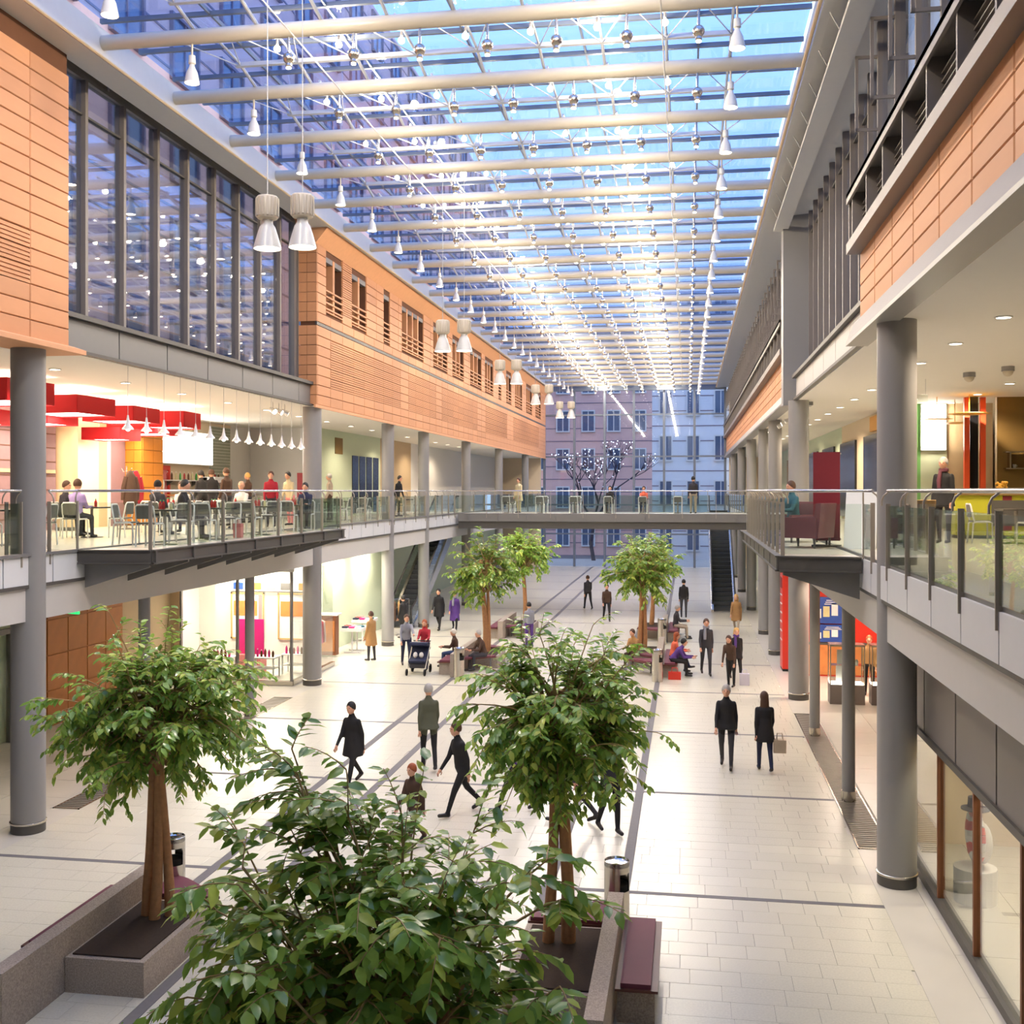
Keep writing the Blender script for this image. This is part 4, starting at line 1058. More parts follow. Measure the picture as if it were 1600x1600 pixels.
gs = thing('glass_shelf', 'glass wall shelves with cups on the olive wall', 'shelf', (9.2, 31.85, 6.6))
for z in (0, .45): MB().box(-.6, -.28, z, 1.4, 0, z + .03).build('board', 'stainless', gs)
MB().box(-.5, -.26, .03, -.46, -.02, .45).box(1.2, -.26, .03, 1.24, -.02, .45).build('upright', 'stainless', gs)
for k in range(6):
    c_ = thing('cup', f'white cup on the lower glass shelf of the right cafe, {ordn(k)} from the left', 'cup', (8.85 + k * .3, 31.7, 6.63), 0, 'cups on the cafe shelf')
    MB().lathe([(.035, 0), (.05, .1), (.044, .1), (0, .02)], 12).build('bowl', 'white_paint', c_, smooth=True); MB().tube([(.045, 0, .08), (.075, 0, .06), (.04, 0, .03)], .008, 5).build('handle', 'white_paint', c_)
for i, (x, y) in enumerate(((6.9, 24.6), (8.2, 23.4), (8.6, 25.4))):
    w = ordn(i)
    table(x, y, f'cafe table in front of the yellow counter, {w} from the hall', 'right cafe tables'); chair(x + .1, y - .7, .2, f'chair backing the camera at the {w} right cafe table', 'right cafe chairs'); chair(x - .72, y, R(-90), f'chair on the hall side of the {w} right cafe table', 'right cafe chairs')
litter_bin(4.15, 20.3, ZG, 'steel litter bin with golden rim behind the near right balustrade', 'litter bins', 'box_tan', .2, .95)
for i, (x, y) in enumerate(((6.1, 25.2), (6.6, 24.1))):
    o = thing('dome_camera', f'grey dome camera under the right upper ceiling, {["farther", "nearer"][i]} of the two', 'camera', (x, y, ZC2), 0, 'dome cameras')
    MB().lathe([(.13, 0), (.13, -.1), (0, -.1)][::-1], 16).build('housing', 'pillar_paint', o, smooth=True); MB().sph((0, 0, -.1), (.11, .11, .11), 14, 6, -1, 0).build('dome', 'lamp_body', o, smooth=True)
ex = thing('hanging_exit_sign', 'small glass exit sign hanging from the right upper ceiling', 'sign', (5.2, 26.5, 8.0))
MB().box(-.3, -.01, 0, .3, .01, .24).build('plate', 'shop_glass', ex); MB().prism_y([(-.22, .11), (-.06, .11), (-.06, .05), (.08, .13), (-.06, .2), (-.06, .15), (-.22, .15)], -.014, -.011).build('arrow', 'exit_white', ex)
MB().tube([(-.25, 0, .24), (-.25, 0, .6)], .004, 4).tube([(.25, 0, .24), (.25, 0, .6)], .004, 4).build('cable', 'cable', ex)
# things on the right balcony
rb_ = thing('red_display_banner', 'tall dark red display banner on the right balcony', 'banner', (2.75, 22.6, ZG), R(-10))
MB().box(-.26, -.02, .12, .26, .02, 1.9).build('banner', 'red_dark', rb_)
MB().box(-.28, -.18, 0, .28, .18, .04).box(-.02, -.02, .04, .02, .02, .14).build('stand', 'dark_steel', rb_)
for z in (.15, 1.87): MB().tube([(-.28, 0, z), (.28, 0, z)], .018, 6).build('bar', 'stainless', rb_)
def armchair(x, y, rz, m_, label):
    o = thing('lounge_armchair', label, 'armchair', (x, y, ZG), rz, 'lounge armchairs')
    MB().box(-.36, -.32, .2, .36, .38, .42).build('seat', m_, o)
    MB().prism_x([(-.42, .2), (-.3, .2), (-.3, .42), (-.38, .88), (-.48, .88)], -.38, .38).build('backrest', m_, o)
    for s in (-.43, .33): MB().box(s, -.4, .2, s + .1, .36, .6).build('armrest', m_, o)
    for sx in (-.36, .36):
        for sy in (-.34, .32): MB().cyl((sx, sy, 0), (sx, sy, .2), .02, .028, 8).build('leg', 'dark_steel', o)
armchair(2.3, 22.2, R(60), 'plum', 'plum red lounge armchair beside the red banner'); armchair(2.3, 24.6, R(120), 'plum', 'plum red lounge armchair farther back on the right balcony')
ab_ = thing('folding_sign_board', 'white folding sign board on the right balcony beside the pillar', 'sign', (3.35, 22.0, ZG), R(-20))
MB().prism_x([(-.28, 0), (-.24, 0), (.02, 1.1), (-.02, 1.1)], -.3, .3).build('front_board', 'poster_white', ab_); MB().prism_x([(.24, 0), (.28, 0), (.02, 1.1), (-.02, 1.1)], -.3, .3).build('rear_board', 'poster_white', ab_)

# ================================================================= GROUND LEFT: SHOPS
sw = struct('wall_left_ground', 'rear wall of the left ground floor with timber, mauve and beige sections and a black one for the dark opening')
for ya, yb, m_ in ((6, 21, 'dark_hole'), (21, 22.8, 'mauve_wall'), (24.6, 25.2, 'mauve_wall'), (25.2, 29.0, 'timber'), (29.0, 32.0, 'beige_wall')): MB().box(-16.2, ya, 0, -16.0, yb, ZC1).build('wall_section', m_, sw)  # nearest section: darkness of the unlit shop opening put into black colour
MB().box(-18, 31.9, 0, -15.7, 32.1, ZC1).build('wall_section', 'beige_wall', sw)
gr = MB().box(-16.0, .02, 0, -15.97, .91, .86).mesh('timber_panel', 'timber')
for r in range(4):
    for c in range(4): inst('timber_panel', gr, sw, (0, 25.25 + c * .93, .05 + r * .9))
d2 = struct('door_2', 'green tinted glass entrance doors in the left ground-floor wall')
for k in range(2): MB().box(-16.0, 22.85 + k * .9, .05, -15.97, 23.7 + k * .9, 2.6).build('pane', 'shop_glass', d2)
for k in range(3): MB().box(-16.05, 22.8 + k * .88, 0, -15.93, 22.88 + k * .88, 2.7).build('stile', 'grey_steel', d2)
MB().box(-16.05, 22.8, 2.6, -15.93, 24.6, 2.72).build('head', 'grey_steel', d2)
MB().box(-16.3, 22.8, 0, -16.1, 24.6, ZC1).build('backing', 'pale_green_wall', d2)
e2 = thing('exit_sign', 'green lit emergency exit sign hanging at the left ground-floor ceiling', 'sign', (-13.3, 21.9, 3.32), R(-20))
MB().box(-.26, -.03, 0, .26, .03, .28).build('casing', 'exit_green', e2); MB().prism_y([(-.2, .12), (-.06, .12), (-.06, .06), (.04, .14), (-.06, .22), (-.06, .16), (-.2, .16)], -.036, -.031).build('arrow', 'exit_white', e2); MB().box(.08, -.036, .05, .2, -.031, .23).build('door_pictogram', 'exit_white', e2)
MB().tube([(-.2, 0, .28), (-.2, 0, .38)], .008, 5).tube([(.2, 0, .28), (.2, 0, .38)], .008, 5).build('hanger', 'grey_steel', e2)
# bright shop on the left facing the camera
sf = struct('window_6', 'glazed shop front facing the camera beside the second left pillar')
for a, b in ((-15.6, -13.85), (-13.8, -12.05)): MB().box(a, 32.0, .14, b, 32.02, 3.5).build('pane', 'shop_glass', sf)
MB().box(-15.7, 31.92, 0, -12.0, 32.1, .14).build('sill', 'stainless', sf); MB().box(-15.7, 31.92, 3.5, -12.0, 32.1, ZC1).build('head', 'white_paint', sf)
for x in (-15.68, -13.82, -12.06): MB().box(x - .03, 31.95, .14, x + .03, 32.07, 3.5).build('stile', 'grey_steel', sf)
for a, b in ((32.1, 34.0), (34.05, 35.9)): MB().box(-12.06, a, .14, -12.04, b, 3.5).build('side_pane', 'shop_glass', sf)
MB().box(-12.12, 32.0, 0, -11.98, 35.95, .14).build('side_sill', 'stainless', sf)
sb = struct('wall_left_shop', 'white interior walls of the bright left shop')
MB().box(-18, 38.2, 0, -13.4, 38.4, ZC1).build('rear_wall', 'white_paint', sb); MB().box(-18.2, 32.0, 0, -18.0, 38.4, ZC1).build('side_wall', 'white_paint', sb)
MB().box(-13.4, 38.2, 0, -13.2, 46, ZC1).build('far_wall', 'pale_green_wall', sb); MB().box(-18, 46, 0, -13.2, 46.2, ZC1).build('far_wall', 'white_paint', sb); MB().box(-15.0, 46.2, 0, -14.8, 86, ZC1).build('far_wall', 'pale_green_wall', sb)
for k in range(3):
    o = thing('shop_ceiling_light', f'bright rectangular ceiling light in the left shop, {ordn(k)} from the camera', 'lamp', (-14.6, 33.4 + 1.9 * k, ZC1 - .08), 0, 'shop ceiling lights')
    MB().box(-1.4, -.25, 0, 1.4, .25, .06).build('frame', 'white_paint', o); MB().box(-1.35, -.2, -.02, 1.35, .2, 0).build('diffuser', 'soft_glow', o)
    light('panel_light', 'AREA', o, (0, 0, -.06), 190, 'fff3e2', (2.7, .4))
for k, y in enumerate((39.5, 43.0)):
    o = thing('shop_ceiling_light', f'rectangular ceiling light over the sale tables, {ordn(k)} from the camera', 'lamp', (-12.6, y, ZC1 - .08), 0, 'shop ceiling lights')
    MB().box(-.5, -.9, 0, .5, .9, .06).build('frame', 'white_paint', o); MB().box(-.45, -.85, -.02, .45, .85, 0).build('diffuser', 'soft_glow', o)
    light('panel_light', 'AREA', o, (0, 0, -.06), 110, 'fff3e2', (.9, 1.7))
def framed_poster(x, y, z, w, h, label):
    o = thing('framed_poster', label, 'poster', (x, y, z), 0, 'framed shop posters')
    MB().box(-w / 2, 0, 0, w / 2, .05, h).build('backing', 'poster_white', o)
    MB().box(-w / 2, -.03, 0, -w / 2 + .05, 0, h).box(w / 2 - .05, -.03, 0, w / 2, 0, h).box(-w / 2, -.03, h - .05, w / 2, 0, h).box(-w / 2, -.03, 0, w / 2, 0, .05).build('frame', 'box_tan', o)
    MB().box(-w / 2 + .1, -.012, h * .5, w / 2 - .25, -.004, h * .82).build('picture', 'poster_orange', o); MB().box(w / 2 - .2, -.012, .1, w / 2 - .08, -.004, h - .1).build('red_stripe', 'pink', o)
framed_poster(-15.0, 35.6, .9, 1.2, 1.6, 'framed product poster left of the magenta panel in the left shop'); framed_poster(-13.3, 35.6, .9, 1.2, 1.6, 'framed product poster right of the magenta panel in the left shop')
for i, x in enumerate((-15.0, -13.3)): pass
dv = struct('wall_left_divider', 'white display partition inside the left shop', MB().box(-16.2, 35.66, 0, -12.5, 35.75, 2.9), 'white_paint')
mp = thing('magenta_panel', 'magenta display panel standing in the left shop window', 'display', (-14.3, 34.2, .0))
MB().box(-.45, 0, .6, .45, .05, 1.75).build('panel', 'magenta', mp); MB().box(-.45, -.25, 0, .45, .25, .6).build('plinth', 'pink', mp)
for i, (x, y) in enumerate(((-14.9, 33.2), (-13.5, 33.4), (-12.7, 34.2))):
    o = thing('display_table', f'white display table in the left shop window, {ordn(i)} from the left', 'table', (x, y, 0), 0, 'shop display tables')
    MB().box(-.45, -.3, .62, .45, .3, .66).build('top', 'white_paint', o); MB().box(-.42, -.27, .28, .42, .27, .31).build('shelf', 'white_paint', o)
    for sx in (-.4, .4):
        for sy in (-.26, .26): MB().box(sx - .02, sy - .02, 0, sx + .02, sy + .02, .62).build('leg', 'white_panel', o)
    for k in range(6): bottle(x - .32 + .13 * k, y - .1, .66, ['bottle_brown', 'red_dark', 'magenta'][(k + i) % 3], 'chair_white', f'bottle on the {ordn(i)} display table, {ordn(k)} from the left', 'bottles on display tables', .3 - .03 * (k % 3), .04)
hd = thing('header_sign_band', 'band of product pictures above the left shop window display', 'sign', (-13.9, 35.58, 2.55))
MB().box(-1.75, 0, 0, 1.4, .06, .35).build('board', 'poster_white', hd)
for k, (m_, x, w) in enumerate((('poster_blue', -1.6, .35), ('poster_orange', -1.0, .4), ('bottle_pale', -.4, .3), ('strip_stone', .1, .4), ('poster_orange', .75, .4))): MB().box(x, -.015, .06, x + w, 0, .29).build('picture', m_, hd)
for i, (x, y) in enumerate(((-12.3, 39.2), (-12.7, 41.8))):
    o = thing('sale_table', f'white sale table with folded goods before the left shop, {ordn(i)} from the camera', 'table', (x, y, 0), 0, 'sale tables')
    MB().box(-.4, -.5, .8, .4, .5, .92).build('tray', 'chair_white', o)
    for s in (-.3, .3): MB().tube([(0, s, .04), (0, s, .8)], .03, 8).build('column', 'chair_white', o); MB().box(-.3, s - .05, 0, .3, s + .05, .04).build('foot', 'chair_white', o)
    for k in range(7): MB().cbox(-.25 + .25 * (k % 3), -.35 + .3 * (k // 3), .95, .2, .22, .06, .2 * k).build('folded_goods', ['cloth_navy', 'magenta', 'cloth_white', 'bottle_red', 'cloth_grey', 'cloth_teal', 'pink'][k], o)
def clothes_rack(x, y, label, cols, rz=0):
    o = thing('clothes_rack', label, 'rack', (x, y, 0), rz, 'clothes racks')
    MB().tube([(-.5, 0, .03), (-.5, 0, 1.5), (.5, 0, 1.5), (.5, 0, .03)], .018, 8).build('frame', 'chrome', o)
    for s in (-.5, .5): MB().box(s - .03, -.25, 0, s + .03, .25, .04).build('foot', 'chrome', o)
    for k, c in enumerate(cols):
        xx = -.42 + .84 * k / (len(cols) - 1)
        MB().lathe([(.01, 1.48), (.03, 1.42), (.2, 1.34), (.23, .9), (.24, .6), (0, .6)][::-1], 10, (xx, 0, 0), .22, 1).build('garment', c, o, smooth=True)
clothes_rack(-13.0, 36.9, 'clothes rack with red garments inside the left shop', ['cloth_red', 'pink', 'cloth_coral', 'magenta', 'cloth_red', 'cloth_white'], R(90))
clothes_rack(-11.95, 43.9, 'clothes rack with dark and red garments before the fourth left pillar', ['cloth_black', 'cloth_red', 'cloth_brown', 'cloth_tan', 'bottle_red', 'cloth_black'], R(20))
bd = thing('brown_display_stand', 'brown display cupboard with white top in the left shop', 'display', (-12.9, 38.0, 0))
MB().box(-.35, -.25, .06, .35, .1, 1.5).build('body', 'brown_wood', bd); MB().box(-.45, -.35, 1.5, .45, .15, 1.56).build('top', 'white_paint', bd); MB().box(-.3, -.27, .2, .3, -.25, 1.3).build('front', 'timber', bd)

# ================================================================= GROUND RIGHT: SHOPS
gwr = struct('wall_right_ground', 'grey panelled shop front on the near right ground floor')
up = MB().box(3.58, .03, 2.3, 3.62, 1.95, 3.45).mesh('bulkhead_panel', 'shutter_grey')
y = 7.6
while y < 19.4: inst('bulkhead_panel', up, gwr, (0, y, 0)); y += 1.98
MB().box(3.54, 6, 2.2, 3.68, 19.6, 2.3).build('transom', 'dark_steel', gwr); MB().box(3.5, 19.45, 0, 3.75, 19.6, ZC1).build('end_jamb', 'pale_panel', gwr); MB().box(3.62, 6, 2.3, 3.7, 19.5, ZC1).build('backing', 'dark_steel', gwr)
MB().box(3.55, 18.6, 0, 3.7, 19.45, 2.2).build('pier', 'shutter_grey', gwr); MB().box(3.54, 6, 0, 3.7, 18.6, .12).build('sill', 'dark_steel', gwr)
for k in range(6): MB().box(3.6, 18.55 - 2 * (k + 1), .12, 3.62, 18.55 - 2 * k - .06, 2.2).build('pane', 'shop_glass', gwr); MB().box(3.56, 18.49 - 2 * k - 2, .12, 3.66, 18.55 - 2 * k - 2, 2.2).build('stile', 'brown_wood', gwr)
struct('wall_right_shop', 'pale interior of the near right shop', MB().box(6.5, 6, 0, 6.7, 19.6, ZC1).box(3.7, 19.45, 0, 6.7, 19.6, ZC1), 'cream_wall')
for k in range(2):
    o = thing('shop_ceiling_light', f'ceiling light in the near right shop, {ordn(k)} from the camera', 'lamp', (5.0, 13.0 + 3.6 * k, ZC1 - .08), 0, 'shop ceiling lights')
    MB().box(-.6, -.25, 0, .6, .25, .06).build('frame', 'white_paint', o); MB().box(-.55, -.2, -.02, .55, .2, 0).build('diffuser', 'soft_glow', o)
    light('panel_light', 'AREA', o, (0, 0, -.06), 70, 'fff0da', (1.1, .4))
wr = thing('wreath_display', 'red and white ring decoration with dark hat in the near right shop window', 'display', (4.15, 16.8, 0))
MB().cyl((0, 0, 0), (0, 0, .5), .3, .3, 18).build('plinth', 'white_paint', wr)
tor = MB()
for k in range(20):
    a, b = 2 * math.pi * k / 20, 2 * math.pi * (k + 1) / 20
    tor.m(0 if k % 4 < 2 else 1).tube([(0, .32 * math.cos(a), .95 + .32 * math.sin(a)), (0, .32 * math.cos(b), .95 + .32 * math.sin(b))], .07, 8)
tor.build('striped_ring', ['red_panel', 'white_paint'], wr, smooth=True)
MB().lathe([(.2, 1.34), (.2, 1.36), (.11, 1.38), (.1, 1.52), (0, 1.54)], 16).build('hat', 'cloth_charcoal', wr, smooth=True)
MB().sph((.1, 0, .85), (.14, .2, .3), 12, 8).build('fabric_bundle', 'cloth_white', wr, smooth=True)
# red shop facing the camera on the right
rs = struct('wall_right_red_shop', 'red rear wall of the shop beyond the slim right pillars')
MB().box(3.6, 36.4, 0, 9, 36.6, ZC1).build('red_wall', 'red_panel', rs); MB().box(3.6, 36.36, 1.02, 9, 36.4, 1.1).build('dark_rail', 'dark_steel', rs); MB().box(3.6, 36.38, .05, 9, 36.4, 1.02).build('orange_dado', 'poster_orange', rs)
MB().box(7.5, 28, 0, 7.7, 36.4, ZC1).build('side_wall', 'red_panel', rs); MB().box(3.9, 31.0, 3.2, 7.5, 31.1, ZC1).build('sign_band', 'red_panel', rs)
MB().box(6.5, 19.6, 0, 6.7, 28, ZC1).build('link_wall', 'cream_wall', rs); MB().box(4.6, 46, 0, 4.8, 86, ZC1).build('far_wall', 'pale_green_wall', rs); MB().box(3.6, 36.6, 0, 3.8, 46.2, ZC1).build('far_side', 'pale_panel', rs)
o = thing('shop_ceiling_light', 'long ceiling light over the glass vitrines in the red shop', 'lamp', (5.4, 33.0, ZC1 - .08), 0, 'shop ceiling lights')
MB().box(-1.4, -.3, 0, 1.4, .3, .06).build('frame', 'white_paint', o); MB().box(-1.35, -.25, -.02, 1.35, .25, 0).build('diffuser', 'soft_glow', o); light('panel_light', 'AREA', o, (0, 0, -.06), 170, 'fff0da', (2.6, .5))
for i, (z, h) in enumerate(((1.72, .85), (1.12, .56))):
    o = thing('blue_poster', f'blue advertising poster on the red shop wall, {["upper", "lower"][i]} one of the pair', 'poster', (4.55, 36.3, z), 0, 'blue posters')
    MB().box(-.55, 0, 0, .55, .05, h).build('sheet', 'poster_blue', o)
    for k in range(3): MB().box(-.5 + .26 * k, -.012, h * (.2 + .05 * k), -.3 + .26 * k, 0, h * (.55 + .1 * k)).build('product_picture', ['poster_white', 'bottle_pale', 'poster_white'][k], o)
    for k in range(3): MB().box(-.2 + .03 * k, -.012, h * (.72 + .07 * k), .35 - .05 * k, 0, h * (.75 + .07 * k)).build('text_line', 'poster_white', o)
def vitrine(x, y, label, w=.95):
    o = thing('glass_vitrine', label, 'display case', (x, y, 0), 0, 'glass vitrines')
    MB().box(-w / 2, -.25, 0, w / 2, .25, .55).build('plinth', 'warm_grey_frame', o)
    MB().box(-w / 2 + .03, -.22, .55, w / 2 - .03, .22, .58).build('lit_floor', 'soft_glow', o)
    for sx in (-w / 2, w / 2 - .03):
        for sy in (-.25, .22): MB().box(sx, sy, .55, sx + .03, sy + .03, 1.62).build('corner_post', 'stainless', o)
    MB().box(-w / 2, -.25, 1.62, w / 2, .25, 1.68).build('lid', 'stainless', o)
    MB().box(-w / 2 + .03, -.245, .58, w / 2 - .03, -.24, 1.62).build('front_pane', 'shop_glass', o)
    MB().box(-w / 2 + .04, -.2, 1.08, w / 2 - .04, .2, 1.09).build('glass_shelf', 'shop_glass', o)
    MB().box(-.28, .0, .6, .1, .04, 1.05).box(-.25, 0, 1.1, .2, .04, 1.5).build('white_card', 'poster_white', o)
    for k in range(4): MB().lathe([(.04, 0), (.05, .1), (.02, .16), (0, .16)], 10, (.1 + .09 * k - .1, -.1, .58 + .51 * (k % 2))).build('exhibit', ['chrome', 'bottle_pale', 'pink', 'poster_white'][k], o)
vitrine(4.42, 31.9, 'glass vitrine with white cards between the slim right pillars'); vitrine(5.55, 31.9, 'glass vitrine right of the slim pillars with small exhibits'); vitrine(6.65, 32.2, 'glass vitrine farthest right before the red shop')
ap = thing('red_advertising_pillar', 'tall red advertising panel beside the second right pillar', 'sign', (3.3, 37.6, 0), R(0))
MB().box(-.2, -.45, .08, .2, .45, 3.3).build('body', 'red_panel', ap); MB().box(-.19, -.44, 0, .19, .44, .08).build('foot', 'dark_hole', ap)
for k in range(6): MB().box(-.215, -.3, 1.0 + .3 * k, -.2, .3, 1.04 + .3 * k).build('text_line', 'poster_white', ap)
MB().box(-.215, -.36, 2.75, -.2, .36, 3.1).build('dark_header', 'red_dark', ap)
# ================================================================= PLANTER BENCHES AND TREES
def planter_bench(label, xc, ya, yb, s, pl, seats, curved):
    """s = +1: stone slab and long seat on the right-hand side; pl = planter box (y0, y1); seats / curved = lists of y ranges / ends"""
    o = thing('planter_bench', label, 'bench', (xc, ya, 0), 0, 'planter benches')
    P = lambda y: y - ya
    xs_ = s * .6
    MB().box(xs_ - .1, 0, 0, xs_ + .1, P(yb), .74).build('stone_slab', 'granite', o)
    MB().box(-.52, P(pl[0]), 0, .49 if s > 0 else .52, P(pl[1]), .42).build('planter_box', 'granite', o) if s > 0 else MB().box(-.49, P(pl[0]), 0, .52, P(pl[1]), .42).build('planter_box', 'granite', o)
    MB().box(-.44, P(pl[0]) + .08, .42, .44, P(pl[1]) - .08, .44).build('soil', 'soil', o)
    for a, b in seats:
        x0, x1 = (s * .72, s * 1.2)
        sd = MB().box(min(x0, x1), P(a), .4, max(x0, x1), P(b), .43).build('seat_frame', 'seat_wood', o)
        x0, x1 = (s * .78, s * 1.12)
        MB().box(min(x0, x1), P(a) + .04, .43, max(x0, x1), P(b) - .04, .48).build('seat_pad', 'leather_seat', o)
        for y in (a + .12, b - .2): MB().box(min(s * .74, s * 1.16), P(y), 0, max(s * .74, s * 1.16), P(y) + .08, .4).build('seat_support', 'granite', o)
    for y, dr in curved:
        n = 10; poly = [(s * .48, 0)]
        for k in range(n + 1):
            t = k / n; poly.append((s * (.48 - 1.0 * t), dr * (.55 + .3 * math.cos(t * math.pi * .9) - .1)))
        poly.append((-s * .52, 0))
        area = sum(poly[i][0] * poly[(i + 1) % len(poly)][1] - poly[(i + 1) % len(poly)][0] * poly[i][1] for i in range(len(poly)))
        if area < 0: poly = poly[::-1]
        poly = [(x, P(y) + q) for x, q in poly]
        MB().prism(poly, .4, .43).build('curved_seat_frame', 'seat_wood', o)
        cx_ = sum(p[0] for p in poly) / len(poly); cy_ = sum(p[1] for p in poly) / len(poly)
        MB().prism([(cx_ + (x - cx_) * .94, cy_ + (q - cy_) * .94) for x, q in poly], .43, .475).build('curved_seat_pad', 'leather_seat', o)
        for x in (-.35, .3): MB().box(x, P(y) + dr * .15 - .02, 0, x + .05, P(y) + dr * .15 + .02, .4).build('leg', 'grey_steel', o)
    return o
AX, BX = -1.53, -6.87
planter_bench('granite planter bench with plum seats under the middle tree', AX, 10.8, 14.3, 1, (12.0, 13.9), [(12.2, 14.2)], [(13.95, 1)])
planter_bench('granite planter bench with plum seats under the left tree', BX, 10.8, 14.3, -1, (12.0, 13.9), [(12.2, 14.2)], [(13.95, 1)])
planter_bench('granite planter bench under the foreground tree', AX, 5.0, 8.4, 1, (5.4, 7.4), [(5.6, 7.6)], [])
planter_bench('granite planter bench of the distant left tree with two seated people', BX, 34.3, 38.3, -1, (36.2, 37.8), [(34.6, 37.6)], [(36.1, -1), (37.9, 1)])
planter_bench('granite planter bench of the distant right tree with the resting group', AX, 34.9, 39.6, 1, (37.6, 39.3), [(35.2, 38.4)], [(37.5, -1), (36.2, -1)])
planter_bench('granite planter bench farther back on the right', AX, 43.2, 46.8, 1, (44.6, 46.4), [(43.4, 46.4)], [(44.5, -1)])
planter_bench('granite planter bench farther back on the left', BX, 43.2, 46.8, -1, (44.6, 46.4), [(43.4, 46.4)], [(44.5, -1)])
litter_bin(-.95, 14.75, 0, 'steel litter bin with ashtray top beside the middle tree bench', 'litter bins')
litter_bin(-7.35, 14.75, 0, 'steel litter bin with ashtray top beside the left tree bench', 'litter bins')
litter_bin(-7.2, 33.95, 0, 'steel litter bin at the end of the distant left bench', 'litter bins')
litter_bin(-.95, 34.55, 0, 'steel litter bin at the end of the distant right bench', 'litter bins')
litter_bin(-1.0, 42.9, 0, 'steel litter bin farther back on the right', 'litter bins')

LEAFV = np.array([(0, 0, 0), (.28, .23, .035), (.3, 0, 0), (.28, -.23, .035), (.66, .2, .02), (.68, 0, -.02), (.66, -.2, .02), (1, 0, -.09)])
LEAFF = [(0, 2, 1), (0, 3, 2), (1, 2, 5, 4), (2, 3, 6, 5), (4, 5, 7), (5, 6, 7)]
LEAFM = []
for m_ in ('leaf', 'leaf_dark', 'leaf_light'):
    b = MB(); b.add(LEAFV.tolist(), LEAFF); LEAFM.append(b.mesh('leaf', m_, True))
def tree(name, label, base, stems, crown_c, crown_r, nbr, per, leaf_len, singles, seed, droop=.5, off=(0, 0)):
    rg = random.Random(seed)
    o = thing(name, label, 'tree', base, 0, 'indoor fig trees')
    bx, by, bz = base
    cz = crown_c
    for (dx, dy, tx, ty, r) in stems:
        p = []
        for k in range(9):
            t = k / 8
            p.append((dx + (tx - dx) * t + .03 * math.sin(5 * t + dx * 9), dy + (ty - dy) * t + .03 * math.cos(4 * t + dy * 7), -.02 + (cz + .3) * t))
        MB().tube(p, [r * (1 - .45 * k / 8) * (1 + .06 * math.sin(k * 2.1)) for k in range(9)], 10).build('trunk', 'bark', o, smooth=True)
    tw = MB(); leaves = []
    for b in range(nbr):
        # direction on a sphere, a few twigs reach farther out than the rest
        z = rg.uniform(-.95, 1.0); a = rg.uniform(0, 2 * math.pi); q = math.sqrt(1 - z * z)
        rr = rg.uniform(.5, .98) if rg.random() < .86 else rg.uniform(1.0, 1.16)
        end = Vector((off[0] + q * math.cos(a) * crown_r[0] * rr, off[1] + q * math.sin(a) * crown_r[1] * rr, cz + z * crown_r[2] * rr))
        st = Vector((rg.uniform(-.12, .12), rg.uniform(-.12, .12), cz - crown_r[2] * .75 + rg.uniform(0, crown_r[2] * .9)))
        mid = (st + end) / 2 + Vector((0, 0, .18 * crown_r[2]))
        pts = []
        for k in range(7):
            t = k / 6; pts.append(st * (1 - t) ** 2 + mid * 2 * t * (1 - t) + end * t * t)
        tw.tube(pts, [.022, .018, .015, .012, .009, .007, .005], 5)
        for s_ in range(per[0]):
            t = rg.uniform(.35, 1.0) if s_ else 1.0
            k = min(5, int(t * 6)); p = pts[k].lerp(pts[k + 1], t * 6 - k)
            d = (pts[k + 1] - pts[k]).normalized()
            d = (d + Vector((rg.uniform(-.9, .9), rg.uniform(-.9, .9), rg.uniform(-.5, .5)))).normalized()
            L = rg.uniform(.22, .42)
            sp = [p]
            for k2 in range(4):
                d = (d + Vector((0, 0, -droop * .35))).normalized(); sp.append(sp[-1] + d * L / 4)
            tw.tube(sp, [.006, .005, .004, .003, .002], 4, False)
            for j in range(per[1]):
                tt = (j + .6) / per[1] * 3.98; k2 = int(tt); pp = sp[k2].lerp(sp[k2 + 1], tt - k2)
                ax = (sp[k2 + 1] - sp[k2]).normalized()
                side = ax.cross(Vector((0, 0, 1)))
                side = side.normalized() if side.length > .05 else Vector((1, 0, 0))
                ld = (ax * .55 + side * (1 if j % 2 else -1) * rg.uniform(.5, .9) + Vector((rg.uniform(-.3, .3), rg.uniform(-.3, .3), -rg.uniform(0, droop * 1.3)))).normalized()
                up_ = (Vector((0, 0, 1)) + Vector((rg.uniform(-.5, .5), rg.uniform(-.5, .5), 0)))
                y_ = up_.cross(ld)
                y_ = y_.normalized() if y_.length > .05 else Vector((0, 1, 0))
                z_ = ld.cross(y_)
                sc_ = leaf_len * rg.uniform(.7, 1.15)
                mi = rg.choices((0, 1, 2), (5, 4, 1.6))[0]
                leaves.append((pp, ld, y_, z_, sc_, mi))
    tw.build('twigs', 'twig', o)
    cl = CAMV - Vector(base)
    order = sorted(range(len(leaves)), key=lambda i: (leaves[i][0] - cl).length)
    chosen = []
    for i in order:
        if len(chosen) >= singles: break
        p = leaves[i][0]
        if in_view(p.x + bx, p.y + by, p.z + bz, 5): chosen.append(i)
    cs_ = set(chosen)
    for i in chosen:
        p, a, y_, z_, sc_, mi = leaves[i]
        l = inst('leaf', LEAFM[mi], o)
        m3 = Matrix((a, y_, z_)).transposed()
        l.location = p; l.rotation_euler = m3.to_euler(); l.scale = (sc_, sc_, sc_)
    V = []; F = []; MI = []; n = 0
    for i, (p, a, y_, z_, sc_, mi) in enumerate(leaves):
        if i in cs_: continue
        M3 = np.array((a, y_, z_)) * sc_
        V.append(LEAFV @ M3 + np.array(p)); F += [tuple(k + n for k in f) for f in LEAFF]; MI += [mi] * 6; n += 8
    me = bpy.data.meshes.new('foliage'); me.from_pydata(np.concatenate(V).tolist(), [], F)
